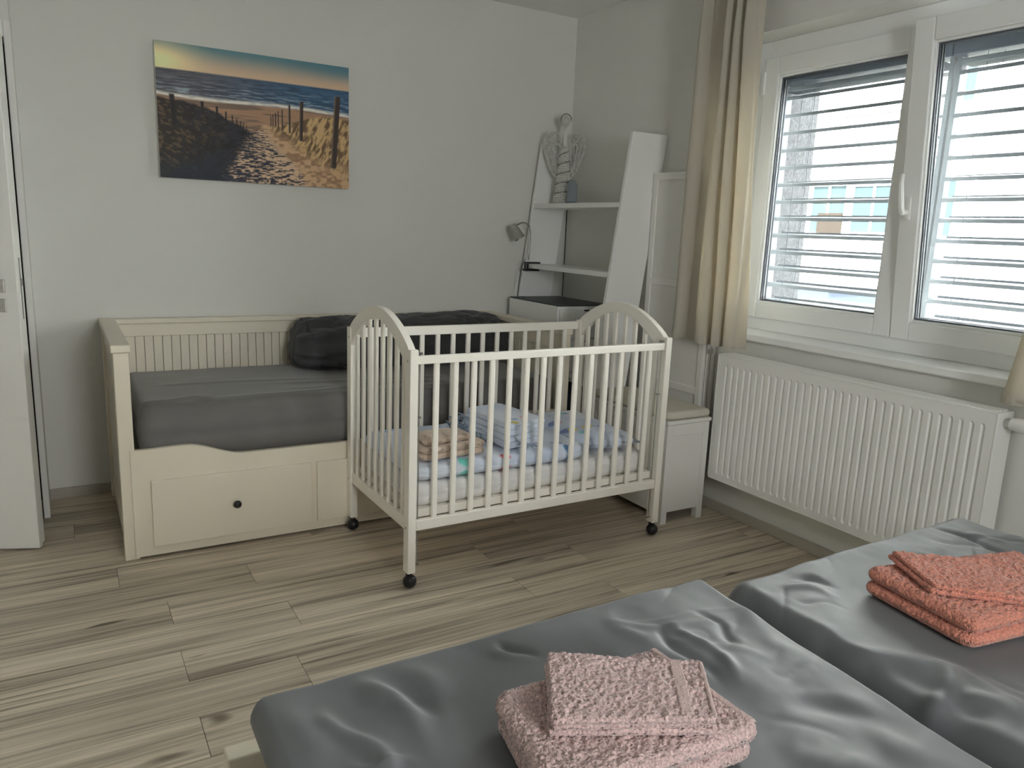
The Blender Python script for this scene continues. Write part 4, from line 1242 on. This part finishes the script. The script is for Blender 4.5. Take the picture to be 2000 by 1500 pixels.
# ------------------------------------------------------------------ double bed
t = thing('double_bed', 'white double bed frame under the grey duvets', 'bed', (-1.6, -3.9, 0))
BX0, BX1, BYF, BYH = -2.592, -0.60, -2.832, -4.98
MB().box(BX0, BX1, BYF - 0.040, BYF, 0.06, 0.452, 0.004).build('footboard', M['white_wood'], t)
for x in (BX0 + 0.015, BX1 - 0.045):
    MB().box(x, x + 0.03, BYH + 0.04, BYF - 0.04, 0.18, 0.36, 0.003).build('side_rail', M['white_wood'], t)
MB().box(BX0, BX1, BYH, BYH + 0.04, 0.06, 0.95, 0.004).build('headboard', M['white_wood'], t)
for x in (BX0, BX1 - 0.05):
    for y in (BYF - 0.05, BYH - 0.002):
        MB().box(x + 0.002, x + 0.048, y + 0.002, y + 0.048, 0, 0.10, 0.003).build('leg', M['white_wood'], t)
MB().box(BX0 + 0.045, BX1 - 0.045, BYH + 0.04, BYF - 0.04, 0.20, 0.23).build('slat_base', M['white_wood'], t)
o = slab('bed_mattress', M['sheet'], quad=[(BX0 + 0.05, BYH + 0.045), (BX1 - 0.05, BYH + 0.045), (BX1 - 0.05, BYF - 0.05), (BX0 + 0.05, BYF - 0.05)], z0=0.231, T=0.205, r=0.04, n=40, m=40, p=3)
tag(o, 'wide grey-sheeted mattress under the two duvets', 'mattress')
def px(u, v, z=0.61):
    q = U(u, v, z=z); return q.x, q.y
def seg(u0, v0, u1, v1, a, w_): return (*px(u0, v0), *px(u1, v1), a, w_)
S1 = [seg(690, 1310, 905, 1480, 0.016, 0.022), seg(735, 1305, 940, 1470, -0.014, 0.026), seg(770, 1300, 990, 1420, 0.010, 0.03),
      seg(640, 1390, 760, 1500, 0.010, 0.016), seg(985, 1252, 1062, 1292, -0.020, 0.010), seg(975, 1262, 1050, 1310, 0.010, 0.014),
      seg(1300, 1240, 1400, 1330, -0.008, 0.010), seg(1330, 1230, 1440, 1320, 0.007, 0.012), seg(1370, 1200, 1440, 1250, -0.008, 0.012),
      seg(1560, 1360, 1760, 1420, -0.009, 0.03), seg(1500, 1460, 1700, 1500, 0.009, 0.03), seg(1640, 1360, 1800, 1470, 0.008, 0.03),
      seg(1450, 1180, 1560, 1290, 0.006, 0.03), seg(560, 1330, 600, 1480, 0.010, 0.03), seg(1180, 1200, 1260, 1260, 0.005, 0.02)]
S2 = [seg(1560, 1125, 1660, 1145, -0.010, 0.014), seg(1540, 1140, 1640, 1160, 0.008, 0.016), seg(1760, 1200, 1990, 1340, -0.007, 0.010), seg(1740, 1215, 1960, 1350, 0.006, 0.014),
      seg(1660, 1260, 1850, 1300, 0.008, 0.03), seg(1750, 1290, 1900, 1400, -0.012, 0.03), seg(1850, 1290, 1830, 1380, 0.012, 0.022), seg(1900, 1350, 2000, 1400, 0.010, 0.03),
      seg(1480, 1160, 1620, 1240, 0.006, 0.03), seg(1830, 1030, 1960, 1070, -0.008, 0.012), seg(1700, 1080, 1760, 1120, -0.006, 0.02), seg(1600, 1240, 1700, 1300, -0.010, 0.025)]
def duvet_top(segs, seed):
    rd = random.Random(int(seed * 10))
    x0, x1 = (-2.5, -1.68) if seed < 5 else (-1.5, -0.7)
    segs = list(segs)
    for i in range(46):
        x, y = rd.uniform(x0, x1), rd.uniform(-3.9, -3.02)
        a = rd.gauss(-0.75, 0.35); L = rd.uniform(0.06, 0.22)
        segs.append((x, y, x + L * math.cos(a), y + L * math.sin(a), rd.choice((-1, 1)) * rd.uniform(0.0015, 0.0045), rd.uniform(0.006, 0.016)))
    def f(X, Y, P):
        base = 0.020 * (fbm(X * 2.6 + seed, Y * 2.2, 3) - .5) + 0.008 * (fbm(X * 9 + seed, Y * 6, 3) - .5)
        wx, wy = 0.8 * X + 0.6 * Y, -0.6 * X + 0.8 * Y
        cr = fbm(wx * 5 + seed + 1.5 * fbm(X * 4, Y * 4, 2), wy * 13, 2)
        base = base - 0.003 * np.exp(-np.abs(cr - .5) / 0.07) * ss(0.42, 0.6, fbm(X * 4 + 3 + seed, Y * 4, 2))
        k = np.zeros_like(X)
        for x0, y0 in ((-2.13, -3.30), (-1.19, -3.30)):
            k = np.maximum(k, ss(0.33, 0.24, np.hypot(X - x0, Y - y0)))
        return (base + ridges(X, Y, segs) * ss(-2.93, -3.06, Y)) * ss(0.1, 0.8, P) * (1 - k) - 0.006 * k
    return f
o = slab('grey_duvet', M['duvet'], quad=[(-2.59, -4.6), (-1.70, -4.6), (-1.588, -2.925), (-2.583, -2.925)], z0=0.437, T=0.172, r=0.035, n=240, m=300, top=duvet_top(S1, 1.0), p=2.4, corner=0.036, flat_bottom=True, edge=0.35)
for v in o.data.vertices:
    if v.co.x < -2.45 and v.co.z < 0.575:
        v.co.x += 0.055 * min(1.0, (0.575 - v.co.z) / 0.12) * min(1.0, (-2.45 - v.co.x) / 0.08)
tag(o, 'slate grey duvet holding the dusty rose towels', 'duvet')
o = slab('grey_duvet', M['duvet'], quad=[(-1.690, -4.6), (-0.60, -4.6), (-0.625, -2.930), (-1.580, -2.945)], z0=0.437, T=0.172, r=0.065, n=240, m=300, top=duvet_top(S2, 7.0), p=2.3, corner=0.07, flat_bottom=True, edge=0.35)
tag(o, 'slate grey duvet holding the coral towels', 'duvet')

# towels on the bed
Q = lambda z, *p: [px(u, v, z) for u, v in p]
folded_towel('bath_towel', 'thick dusty rose bath towel folded on the grey duvet', Q(0.665, (1085, 1560), (1492, 1418), (1275, 1262), (962, 1350)), 0.606, 2, 0.032, M['rose'], M['rose_band'], n=200, m=150, rr=0.022, jit=0.0022,
             band_uv=[('hem', (0.95, 0.985, 0.04, 0.96))])
folded_towel('hand_towel', 'smaller dusty rose hand towel on top of the rose bath towel', Q(0.70, (1072, 1408), (1402, 1402), (1372, 1290), (1066, 1278)), 0.671, 3, 0.0105, M['rose'], M['rose_band'], n=160, m=110, rr=0.006, jit=0.0018, drift=0.005,
             band_uv=[('woven_band', (0.78, 0.86, 0.03, 0.97)), ('hem', (0.965, 0.995, 0.03, 0.97))])
folded_towel('bath_towel', 'thick coral bath towel folded on the grey duvet', Q(0.66, (1900, 1222), (2150, 1165), (1990, 1075), (1686, 1108)), 0.606, 2, 0.030, M['coral'], n=180, m=130, rr=0.022, jit=0.0022)
folded_towel('hand_towel', 'smaller coral hand towel on top of the coral bath towel', Q(0.69, (1826, 1142), (2040, 1170), (1985, 1098), (1740, 1076)), 0.668, 2, 0.010, M['coral'], n=130, m=90, rr=0.006, jit=0.0018, drift=0.006,
             zq=[0, 0, 0.006, 0.006])

for o in bpy.data.objects:
    if '_o' in o.keys(): del o['_o']
